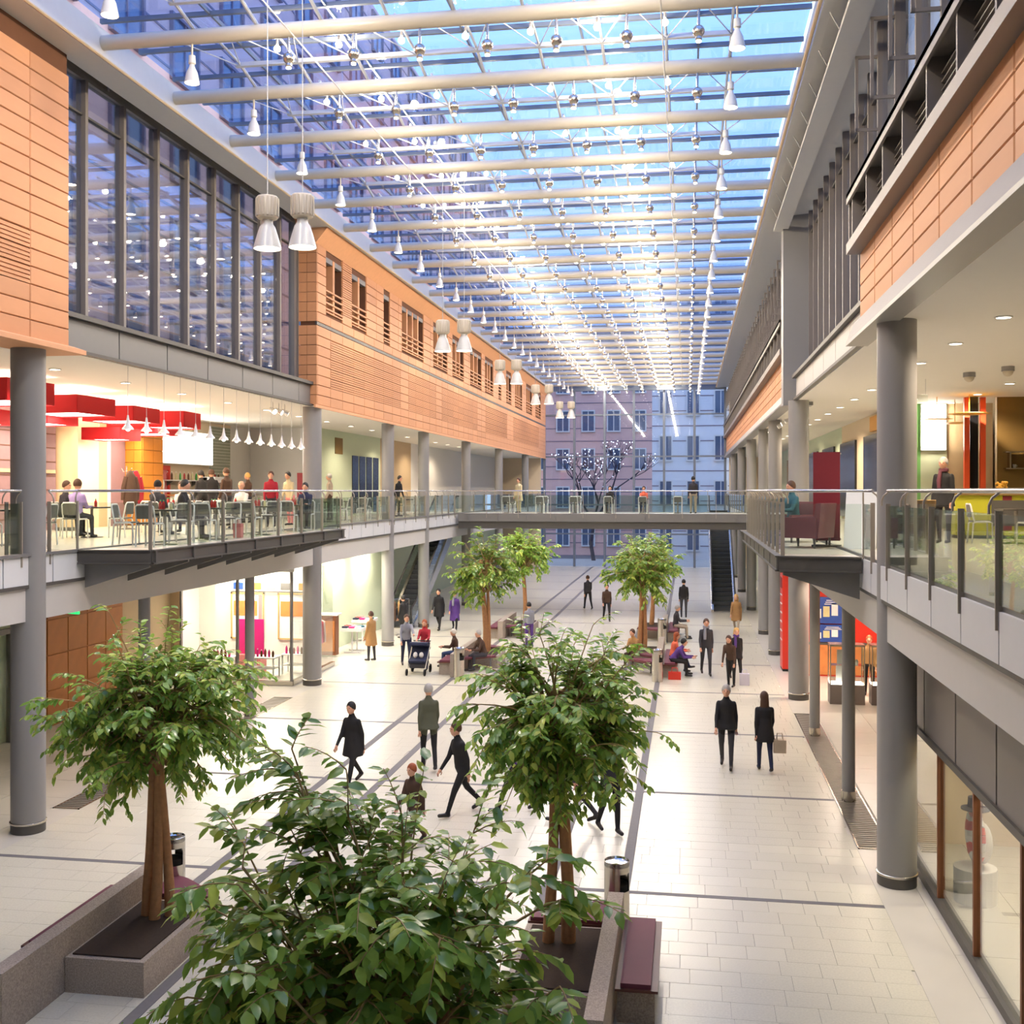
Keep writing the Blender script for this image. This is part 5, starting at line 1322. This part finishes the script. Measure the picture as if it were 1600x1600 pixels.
    for m_ in ('leaf', 'leaf_dark', 'leaf_light'): me.materials.append(MATS[m_])
    me.polygons.foreach_set('material_index', MI); me.polygons.foreach_set('use_smooth', [True] * len(F)); me.update()
    tag(inst('foliage', me, o), None, None, None, 'stuff')
    return o
tree('fig_tree', 'leafy fig tree in the foreground with large glossy leaves', (-1.75, 6.35, .44), [(-.08, 0, -.5, .05, .05), (.06, .05, .0, .1, .055), (.0, -.08, .4, -.1, .045)], 2.42, (1.3, 1.15, 1.45), 165, (6, 11), .14, 300, 3, off=(-.22, 0))
tree('fig_tree', 'round crowned fig tree with two trunks in the middle of the hall', (-1.58, 13.3, .44), [(-.1, 0, -.05, 0, .075), (.1, .04, .06, .05, .09)], 2.82, (1.08, 1.08, 1.12), 140, (6, 11), .13, 300, 5)
tree('fig_tree', 'wide crowned fig tree with three trunks on the left', (-6.85, 13.3, .44), [(-.14, 0, -.05, 0, .07), (.0, -.1, .02, .05, .075), (.12, .04, .06, 0, .07)], 2.75, (1.3, 1.25, 1.2), 140, (6, 11), .13, 300, 11)
tree('fig_tree', 'distant fig tree above the two people on the left bench', (-6.9, 37.0, .44), [(0, 0, -.15, 0, .11), (.06, .1, .1, 0, .07)], 2.9, (1.2, 1.2, 1.15), 80, (6, 9), .17, 0, 21)
tree('fig_tree', 'distant fig tree above the resting group on the right', (-1.6, 38.5, .44), [(-.08, 0, 0, 0, .09), (.08, .03, .1, 0, .08), (0, .1, .05, .1, .07)], 2.95, (1.25, 1.25, 1.2), 80, (6, 9), .17, 0, 22)
tree('fig_tree', 'fig tree farther back on the left side of the hall', (-6.8, 45.5, .44), [(0, 0, -.1, 0, .1)], 2.9, (1.2, 1.2, 1.1), 70, (6, 9), .18, 0, 23)
tree('fig_tree', 'fig tree farther back on the right side of the hall', (-1.5, 45.6, .44), [(0, 0, .1, 0, .1)], 2.7, (1.2, 1.2, 1.1), 70, (6, 9), .18, 0, 24)

# ================================================================= PEOPLE
PPL = []
def caps(b, p0, p1, r0, r1, n=10):
    b.cyl(p0, p1, r0, r1, n); b.sph(p0, r0, n, 6); b.sph(p1, r1, n, 6)
def person(label, loc, face, pose='walk', top='cloth_black', bottom='cloth_charcoal', hair='hair_brown', skin='skin', h=1.72, long_hair=False, coat=0.0, armL=None, armR=None, lean=None, seat=.48, group=None, scarf=None, cap_=None, stride=24, crossed=False):
    PPL.append(dict(locals()))
def seg_dist(P, a, b):
    a = np.array(a); b = np.array(b); d = b - a
    t = np.clip(((P - a) @ d) / max(d @ d, 1e-9), 0, 1)
    return np.linalg.norm(P - (a + t[:, None] * d), axis=1)
def prep(q):
    b = MB(); bones = []
    pose = q['pose']; k = q['h'] / 1.72
    sit = pose == 'sit'
    lean = q['lean'] if q['lean'] is not None else (4 if pose == 'walk' else (6 if sit else 0))
    la = R(lean)
    st = q['stride']
    if sit: legs = ((88, 86), (84, 80)) if not q['crossed'] else ((92, 70), (84, 88))
    elif pose == 'walk': legs = ((st, 8), (-st * .8, 22))
    else: legs = ((3, 2), (-3, 3))
    up = Vector((0, math.sin(la), math.cos(la)))
    pel = Vector((0, 0, .93 if not sit else q['seat'] / k + .1))
    feet = []; joints = []
    for s, (ha, ka) in zip((-1, 1), legs):
        hip = pel + Vector((s * .095, 0, -.04))
        ab = .1 * s if sit else .02 * s
        if sit and q['crossed'] and s < 0: ab = .2
        d1 = Vector((ab, math.sin(R(ha)), -math.cos(R(ha)))).normalized(); knee = hip + d1 * .43
        d2 = Vector((0, math.sin(R(ha - ka)), -math.cos(R(ha - ka)))); ank = knee + d2 * .41
        fd = Vector((0, math.cos(R((ha - ka) * .5)), math.sin(R((ha - ka) * .5)))); toe = ank + Vector((0, 0, -.035)) + fd * .17
        joints.append((hip, knee, ank, toe)); feet.append(min(ank.z, toe.z) - .05)
    dz = 0 if sit else -min(feet)
    if dz:
        pel.z += dz; joints = [tuple(Vector((p.x, p.y, p.z + dz)) for p in j) for j in joints]
    for hip, knee, ank, toe in joints:
        caps(b, hip, knee, .088, .06); caps(b, knee, ank, .058, .042); caps(b, ank + Vector((0, -.02, -.02)), toe, .045, .038)
        bones += [(hip, knee, .075, 1), (knee, ank, .05, 1), (ank + Vector((0, -.03, -.03)), toe, .045, 3)]
    # torso as stacked ellipses along the spine
    prof = [(-.1, .12, .09), (-.04, .165, .12), (.06, .165, .118), (.18, .148, .108), (.3, .172, .122), (.39, .165, .116), (.44, .125, .092), (.49, .078, .066), (.54, .06, .058)]
    fw = Vector((0, math.cos(la), -math.sin(la)))
    n = 14; vs_ = []
    for (t, rx, ry) in prof:
        c = pel + up * t
        vs_ += [c + Vector((1, 0, 0)) * (rx * math.cos(2 * math.pi * j / n)) + fw * (ry * math.sin(2 * math.pi * j / n)) for j in range(n)]
    fs = [(i * n + j, i * n + (j + 1) % n, (i + 1) * n + (j + 1) % n, (i + 1) * n + j) for i in range(len(prof) - 1) for j in range(n)]
    fs += [tuple(range(n - 1, -1, -1)), tuple(range((len(prof) - 1) * n, len(prof) * n))]
    b.add(vs_, fs)
    bones += [(pel + up * .12, pel + up * .44, .15, 0), (pel + up * -.02, pel + up * .08, .14, 0 if (q['coat'] or sit) else 0), (pel + up * -.1, pel + up * -.06, .14, 1)]
    nb = pel + up * .5
    hd = nb + up * .05 + Vector((0, .03, .115))
    caps(b, nb - up * .02, hd - Vector((0, .01, .05)), .055, .05)
    b.sph(hd, (.082, .1, .118), 14, 10); b.sph(hd + Vector((0, .035, -.06)), (.055, .06, .06), 10, 8); b.sph(hd + Vector((0, .1, -.012)), (.018, .024, .028), 8, 6)
    for s in (-1, 1): b.sph(hd + Vector((s * .078, -.005, -.01)), (.016, .026, .034), 8, 6)
    bones += [(nb + up * .05, hd, .07, 2), (hd, hd + Vector((0, .05, -.05)), .09, 2)]
    hands = []
    dflt = (((-18, 8, 14), (18, 8, 20)) if pose == 'walk' else ((30, 4, 62), (26, 4, 66)) if sit else ((6, 8, 15), (4, 8, 20)))
    for s, a_ in zip((-1, 1), (q['armL'] or dflt[0], q['armR'] or dflt[1])):
        sh = pel + up * .405 + Vector((s * .152, 0, 0))
        f_, ab, el = R(a_[0]), R(a_[1]), R(a_[2])
        d1 = Vector((s * math.sin(ab), math.sin(f_) * math.cos(ab), -math.cos(f_) * math.cos(ab))); eb = sh + d1 * .285
        d2 = Vector((s * math.sin(ab) * .3 - s * .12 * min(1, el), math.sin(f_ + el), -math.cos(f_ + el))).normalized(); wr_ = eb + d2 * .25; pm = wr_ + d2 * .06
        caps(b, sh, eb, .058, .045); caps(b, eb, wr_, .046, .034); caps(b, wr_, pm, .03, .036, 8)
        bones += [(sh, eb, .055, 0), (eb, wr_, .042, 0), (wr_ + d2 * .02, pm, .036, 2)]
        hands.append((pm, d2, s))
    if q['coat']:
        c0 = pel + up * .2; z1 = pel.z - q['coat']
        pr = [(c0.z, .15, .12), (pel.z, .185, .15), (pel.z - q['coat'] * .5, .205, .18), (z1, .225, .21)]
        vs_ = [(c0.x + rx * math.cos(2 * math.pi * j / 16), c0.y * (i == 0) + ry * math.sin(2 * math.pi * j / 16), z) for i, (z, rx, ry) in enumerate(pr) for j in range(16)]
        fs = [((i + 1) * 16 + j, (i + 1) * 16 + (j + 1) % 16, i * 16 + (j + 1) % 16, i * 16 + j) for i in range(3) for j in range(16)] + [tuple(range(16)), tuple(range(63, 47, -1))]
        b.add(vs_, fs); bones.append((Vector((0, 0, pel.z)), Vector((0, 0, z1 + .18)), .26, 0))
    me = bpy.data.meshes.new('body_raw'); me.from_pydata(b.v, [], b.f)
    o = bpy.data.objects.new('body_raw', me); COL.objects.link(o)
    rm = o.modifiers.new('r', 'REMESH'); rm.mode = 'VOXEL'; rm.voxel_size = .021
    sm = o.modifiers.new('s', 'SMOOTH'); sm.factor = .5; sm.iterations = 3
    q.update(obj=o, bones=bones, hd=hd, hands=hands, nb=nb, up_=up, k=k, pel=pel)
def finish(q, dg):
    me0 = q['obj'].evaluated_get(dg).to_mesh()
    nv = len(me0.vertices); P = np.zeros(nv * 3); me0.vertices.foreach_get('co', P); P = P.reshape(-1, 3)
    F = [tuple(p.vertices) for p in me0.polygons]
    C = np.array([P[list(f)].mean(axis=0) for f in F])
    D = np.stack([seg_dist(C, a, b_) - r for a, b_, r, m_ in q['bones']]); idx = D.argmin(axis=0)
    mi = [q['bones'][i][3] for i in idx]
    fb_ = MB()
    for pm, d, s in q['hands']:          # five fingers, thumb leaving the side of the palm
        a = d.cross(Vector((0, 1, 0.2))).normalized(); c = d.cross(a).normalized()
        for j, (off, L) in enumerate(((-.027, .07), (-.009, .08), (.009, .076), (.027, .06))):
            p0 = pm + a * off + d * .02; fb_.tube([p0, p0 + d * L * .55, p0 + (d * .9 + c * .3 * s) * L], [.009, .0085, .006], 5)
        p0 = pm - d * .02 + c * .03; fb_.tube([p0, p0 + (d * .6 + c * .8) * .035, p0 + (d + c * .5) * .06], [.011, .01, .007], 5)
    off = nv
    V = P.tolist() + [list(v) for v in fb_.v]; F += [tuple(i + off for i in f) for f in fb_.f]; mi += [2] * len(fb_.f)
    me = bpy.data.meshes.new('person'); me.from_pydata(V, [], F)
    for m_ in (q['top'], q['bottom'], q['skin'], 'shoe'): me.materials.append(MATS[m_])
    me.polygons.foreach_set('material_index', mi); me.polygons.foreach_set('use_smooth', [True] * len(F)); me.update()
    bpy.data.objects.remove(q['obj'])
    o = inst('person', me, None, q['loc'], R(q['face']), (q['k'],) * 3); tag(o, q['label'], 'person', q['group'])
    hd = q['hd']; hb = MB()
    # hair cap: shell over skull, open at the face
    n, m_ = 16, 9; vs_ = []
    for i in range(m_ + 1):
        ph = math.pi / 2 - (math.pi * .64) * i / m_
        for j in range(n):
            th = 2 * math.pi * j / n; x, y, z = math.cos(ph) * math.cos(th), math.cos(ph) * math.sin(th), math.sin(ph)
            front = max(0, y) ** 1.2
            z = z if z > .25 else (z * (1 - front) + .25 * front)
            vs_.append((hd.x + x * .094, hd.y - .012 + y * (.109 - .01 * front), hd.z + .016 + z * .124))
    hb.add(vs_, [(i * n + j, (i + 1) * n + j, (i + 1) * n + (j + 1) % n, i * n + (j + 1) % n) for i in range(m_) for j in range(n)])
    if q['long_hair']:
        hb.lathe([(.02, .02), (.085, -.02), (.095, -.12), (.1, -.24), (.07, -.32), (.02, -.33)][::-1], 12, (hd.x, hd.y - .06, hd.z + .03), 1, .62)
    hb.build('hair', q['hair'] if not q['cap_'] else q['cap_'], o, smooth=True)
    eb_ = MB()
    for s in (-.03, .03): eb_.sph((hd.x + s, hd.y + .094, hd.z + .012), .01, 6, 4)
    eb_.build('eyes', 'hair_black', o)
    if q['scarf']:
        nb = q['nb'] + q['up_'] * .03; sb_ = MB()
        sb_.lathe([(.07, -.04), (.1, -.02), (.1, .03), (.07, .05)], 14, nb, 1, .95); sb_.tube([nb + Vector((.04, .09, -.02)), nb + Vector((.05, .14, -.2)), nb + Vector((.05, .13, -.36))], [.035, .045, .04], 8)
        sb_.build('scarf', q['scarf'], o, smooth=True)
# --- ground floor (facing angle: 0 looks away from the camera, 180 towards it)
person('walker in a long black coat passing the right strip, left of a pair', (.82, 24.0, 0), 175, top='cloth_black', bottom='cloth_charcoal', hair='hair_grey', h=1.8, coat=.12, stride=14)
person('woman in dark coat and navy trousers beside the black coated walker', (1.62, 23.85, 0), 5, top='cloth_black', bottom='cloth_navy', hair='hair_brown', h=1.68, long_hair=True, coat=.28, stride=12)
person('man in dark open jacket and grey shirt walking towards the camera on the right', (.58, 36.0, 0), 185, top='cloth_charcoal', bottom='cloth_charcoal', hair='hair_brown', h=1.84, scarf='cloth_grey', stride=15)
person('woman with purple scarf walking near the red advertising panel', (1.5, 35.2, 0), 190, top='cloth_black', bottom='cloth_black', hair='hair_blond', h=1.7, long_hair=True, scarf='cloth_purple', coat=.2)
person('bending person in dark brown jacket in front of the purple scarf woman', (1.3, 33.9, 0), 160, 'stand', top='cloth_brown', bottom='cloth_black', hair='hair_brown', h=1.62, long_hair=True, lean=25)
person('blond woman in a tan coat in the right background', (2.0, 46.6, 0), 170, top='cloth_tan', bottom='cloth_stone', hair='hair_blond', h=1.7, long_hair=True, coat=.35)
person('walker in camouflage jacket crossing the left dark strips', (-5.5, 22.8, 0), 20, top='cloth_camo', bottom='cloth_black', hair='hair_grey', h=1.82, coat=.1, stride=10)
person('person in black half hidden by the foreground tree top', (-6.75, 21.4, 0), 160, top='cloth_black', bottom='cloth_black', hair='hair_black', h=1.74, coat=.3)
person('striding person in black suit in the middle of the floor', (-4.15, 19.8, 0), 130, top='cloth_black', bottom='cloth_black', hair='hair_brown', h=1.78, stride=28, lean=10)
person('walker in purple and black left of the middle tree', (-3.2, 20.1, 0), 100, top='cloth_purple', bottom='cloth_black', hair='hair_brown', h=1.7, long_hair=True, stride=26)
person('person in dark trousers hidden behind the middle tree trunks', (-2.05, 19.6, 0), 80, top='cloth_charcoal', bottom='cloth_charcoal', hair='hair_black', h=1.75)
person('person in black trousers right of the middle tree trunks', (-1.35, 19.1, 0), 210, top='cloth_charcoal', bottom='cloth_black', hair='hair_black', h=1.76, stride=10)
person('small person in brown jacket near the foreground tree', (-4.55, 17.8, 0), 150, top='cloth_brown', bottom='cloth_brown', hair='hair_red', h=1.45)
person('shopper in brown coat by the sale tables on the left', (-11.0, 37.0, 0), 60, 'stand', top='cloth_tan', bottom='cloth_charcoal', hair='hair_brown', h=1.72, coat=.4)
person('man in grey jacket bending beside the pushchair', (-9.5, 36.1, 0), 200, 'walk', top='cloth_grey', bottom='cloth_navy', hair='hair_brown', h=1.8, lean=14, armL=(50, 8, 30), stride=12)
person('red haired woman pushing the dark blue pushchair', (-8.72, 35.6, 0), 180, 'walk', top='cloth_red', bottom='cloth_navy', hair='hair_red', h=1.68, long_hair=True, armL=(35, 6, 50), armR=(35, 6, 50), stride=14)
person('person in black coat walking in the left background', (-10.6, 45.8, 0), 175, top='cloth_black', bottom='cloth_black', hair='hair_black', h=1.82, coat=.35)
person('woman in long purple coat in the left background', (-9.95, 46.0, 0), 185, top='cloth_purple', bottom='cloth_black', hair='hair_brown', h=1.7, coat=.5, scarf='cloth_grey')
person('white haired person in dark jacket seated on the distant left bench', (-7.75, 36.0, 0), 95, 'sit', top='cloth_brown', bottom='cloth_denim', hair='hair_white', h=1.66)
person('man in dark jacket seated facing away on the distant left bench', (-6.75, 35.75, 0), 130, 'sit', top='cloth_brown', bottom='cloth_charcoal', hair='hair_grey', h=1.76, lean=18)
person('person in grey lilac jacket standing behind the distant left tree', (-6.0, 41.2, 0), 30, 'stand', top='cloth_grey', bottom='cloth_purple', hair='hair_black', h=1.7)
person('girl in coral jacket with long red hair seated with crossed legs', (-.5, 36.4, 0), 280, 'sit', top='cloth_coral', bottom='cloth_navy', hair='hair_red', h=1.66, long_hair=True, lean=12, crossed=True)
person('person in purple jacket slumped on the distant right bench', (-.48, 35.6, 0), 265, 'sit', top='cloth_purple', bottom='cloth_black', hair='hair_black', h=1.68, lean=38)
person('person in tan coat seated behind the distant right tree trunk', (-1.75, 37.1, 0), 150, 'sit', top='cloth_tan', bottom='cloth_brown', hair='hair_brown', h=1.72, lean=20)
person('grey haired person in patterned dark jacket seated farther back on the right', (-.5, 44.6, 0), 275, 'sit', top='cloth_charcoal', bottom='cloth_stone', hair='hair_grey', h=1.74)
person('dark figure standing in the far distance beneath the footbridge', (-.2, 52.0, 0), 0, 'stand', top='cloth_black', bottom='cloth_charcoal', hair='hair_black', h=1.78)
person('dark figure walking under the footbridge left of centre', (-5.0, 55.0, 0), 20, top='cloth_charcoal', bottom='cloth_black', hair='hair_brown', h=1.75)
person('person in brown jacket walking under the middle of the footbridge', (-3.7, 50.2, 0), 190, top='cloth_brown', bottom='cloth_black', hair='hair_black', h=1.74)
person('dark clad person looking at the clothes rack on the left', (-11.4, 42.9, 0), 60, 'stand', top='cloth_black', bottom='cloth_black', hair='hair_black', h=1.72, coat=.3)
person('shop assistant with orange hair behind the right vitrines', (5.25, 33.2, 0), 170, 'stand', top='cloth_tan', bottom='cloth_black', hair='hair_red', h=1.72)
# --- upper left food court
Z2 = ZG
person('diner in lilac shirt seated at an inner food court table', (-14.2, 23.6, Z2), 0, 'sit', top='cloth_lilac', bottom='cloth_charcoal', hair='hair_brown', h=1.78)
person('diner in dark jumper seated left of the lilac shirt', (-14.94, 24.3, Z2), -90, 'sit', top='cloth_charcoal', bottom='cloth_black', hair='hair_brown', h=1.72)
person('diner with dark cap seated with back to the camera by the coats', (-13.2, 25.58, Z2), 0, 'sit', top='cloth_charcoal', bottom='cloth_black', hair='hair_black', h=1.76, cap_='cloth_black')
person('diner with pale face seated facing the camera below the tiled pier', (-13.2, 27.04, Z2), 180, 'sit', top='cloth_white', bottom='cloth_navy', hair='hair_brown', h=1.72)
person('cook in white behind the serving counter', (-17.55, 34.3, Z2), 90, 'stand', top='cloth_white', bottom='cloth_white', hair='hair_brown', h=1.8)
person('customer in black down jacket queueing at the counter', (-15.2, 32.5, Z2), 60, 'stand', top='cloth_black', bottom='cloth_black', hair='hair_black', h=1.74, lean=8)
person('customer in black hooded jacket behind the first in the queue', (-15.4, 33.6, Z2), 40, 'stand', top='cloth_black', bottom='cloth_charcoal', hair='hair_brown', h=1.78)
person('customer in brown jacket queueing beside the mosaic panel', (-14.3, 32.3, Z2), 70, 'stand', top='cloth_brown', bottom='cloth_charcoal', hair='hair_brown', h=1.8)
person('bald diner seated facing the camera near the balcony end', (-13.2, 30.94, Z2), 180, 'sit', top='cloth_white', bottom='cloth_charcoal', hair='skin', h=1.78)
person('customer with light brown hair and dark jacket at the end of the queue', (-14.9, 35.4, Z2), 80, 'stand', top='cloth_brown', bottom='cloth_charcoal', hair='hair_blond', h=1.7)
person('person in red jacket standing at the end of the left balcony', (-12.6, 31.7, Z2), 200, 'stand', top='cloth_red', bottom='cloth_charcoal', hair='hair_brown', h=1.7, lean=15)
person('person in cream jumper standing beside the red jacket', (-12.55, 33.2, Z2), 160, 'stand', top='cloth_cream', bottom='pink', hair='hair_black', h=1.7, lean=10)
person('person in dark coat seated at the last balcony table', (-10.73, 29.62, Z2), 185, 'sit', top='cloth_navy', bottom='cloth_black', hair='hair_black', h=1.7)
person('diner in black jacket seated at the second balcony table', (-11.5, 23.5, Z2), -80, 'sit', top='cloth_black', bottom='cloth_black', hair='hair_black', h=1.74)
person('person in grey standing on the left gallery beyond the second pillar', (-13.2, 39.0, Z2), 100, 'stand', top='cloth_stone', bottom='cloth_brown', hair='hair_grey', h=1.72)
person('person in black leaning on the gallery rail beyond the third pillar', (-12.2, 44.8, Z2), 250, 'stand', top='cloth_black', bottom='cloth_black', hair='hair_black', h=1.74, lean=14)
# --- footbridge and right gallery
person('person in cream coat standing at the left end of the footbridge', (-8.3, 53.4, Z2), 150, 'stand', top='cloth_cream', bottom='cloth_cream', hair='hair_brown', h=1.72, coat=.35)
person('person in dark jacket seated in the middle of the footbridge', (-3.9, 55.3, Z2), 180, 'sit', top='cloth_black', bottom='cloth_black', hair='hair_black', h=1.74)
person('person in dark top and pale trousers at the right end of the footbridge', (.25, 53.3, Z2), 10, 'stand', top='cloth_charcoal', bottom='cloth_stone', hair='hair_black', h=1.78)
person('person in coral top seated at a footbridge table', (-2.2, 55.3, Z2), 180, 'sit', top='cloth_coral', bottom='cloth_navy', hair='hair_brown', h=1.7)
person('person in dark blue coat with pink scarf on the right gallery', (5.3, 24.0, Z2), 150, 'stand', top='cloth_black', bottom='cloth_charcoal', hair='hair_grey', h=1.78, coat=.2, scarf='plum')
person('seated person in blue jacket on the right balcony behind the armchair', (2.3, 24.6, Z2), 120, 'sit', top='cloth_teal', bottom='cloth_black', hair='hair_brown', h=1.74, seat=.44)
for q in PPL: prep(q)
bpy.context.view_layer.update()
_dg = bpy.context.evaluated_depsgraph_get()
_objs = PPL
for q in PPL: q['data'] = None
def _collect():
    for q in PPL: finish(q, _dg)
_collect()

# pushchair, bags
pc = thing('pushchair', 'dark blue pushchair with two seats pushed by the red haired woman', 'pushchair', (-8.72, 34.75, 0), R(180))
MB().prism_x([(-.3, .45), (.25, .38), (.32, .46), (-.05, .56), (-.3, .95), (-.36, .93)], -.28, .28).build('seat', 'cloth_navy', pc)
MB().prism_x([(-.42, .8), (-.2, 1.02), (.08, 1.02), (.1, .95), (-.15, .92), (-.34, .76)], -.3, .3).build('hood', 'cloth_navy', pc)
for s in (-.3, .3):
    MB().tube([(s, .42, .14), (s, .1, .45), (s, -.45, 1.02)], .014, 7).tube([(s, -.35, .14), (s, .0, .55)], .014, 7).build('frame', 'lamp_body', pc, smooth=True)
    for y, r in ((.42, .11), (-.35, .14)):
        w_ = MB().lathe([(r * .8, -.02), (r, -.02), (r, .02), (r * .8, .02), (r * .8, -.02)], 18).build('wheel', 'rubber', pc, (s, y, r)); w_.rotation_euler = (0, R(90), 0)
MB().tube([(-.3, -.45, 1.02), (.3, -.45, 1.02)], .018, 8).build('handle', 'rubber', pc); MB().box(-.24, -.3, .22, .24, .25, .36).build('basket', 'cloth_charcoal', pc)
for s in (-.1, .1): MB().sph((s, .05, .62), (.075, .1, .1), 10, 7).build('child_blanket', 'cloth_white', pc, smooth=True)
def bag(label, loc, m_, w=.3, h=.36, rz=0):
    o = thing('shopping_bag', label, 'bag', loc, rz, 'shopping bags')
    MB().add([(-w / 2, -.06, 0), (w / 2, -.06, 0), (w / 2, .06, 0), (-w / 2, .06, 0), (-w / 2, -.09, h), (w / 2, -.09, h), (w / 2, .09, h), (-w / 2, .09, h)], [(0, 3, 2, 1), (0, 1, 5, 4), (1, 2, 6, 5), (2, 3, 7, 6), (3, 0, 4, 7), (4, 5, 6, 7)]).build('sack', m_, o)
    for y in (-.08, .08): MB().tube([(-w / 4, y, h - .02), (-w / 5, y * .6, h + .13), (w / 5, y * .6, h + .13), (w / 4, y, h - .02)], .007, 5).build('handle', m_, o)
bag('pale shopping bag hanging beside the bending person on the right', (1.72, 34.3, 0), 'bag_paper')
bag('brown handbag carried by the woman in navy trousers', (1.93, 23.8, .42), 'cloth_stone', .26, .28)
bag('red and white shopping bag on the floor by the coral jacket girl', (-.42, 35.0, 0), 'red_panel', .4, .24)
bag('pink paper bag standing under a balcony table', (-10.6, 24.6, ZG), 'pink', .2, .34)
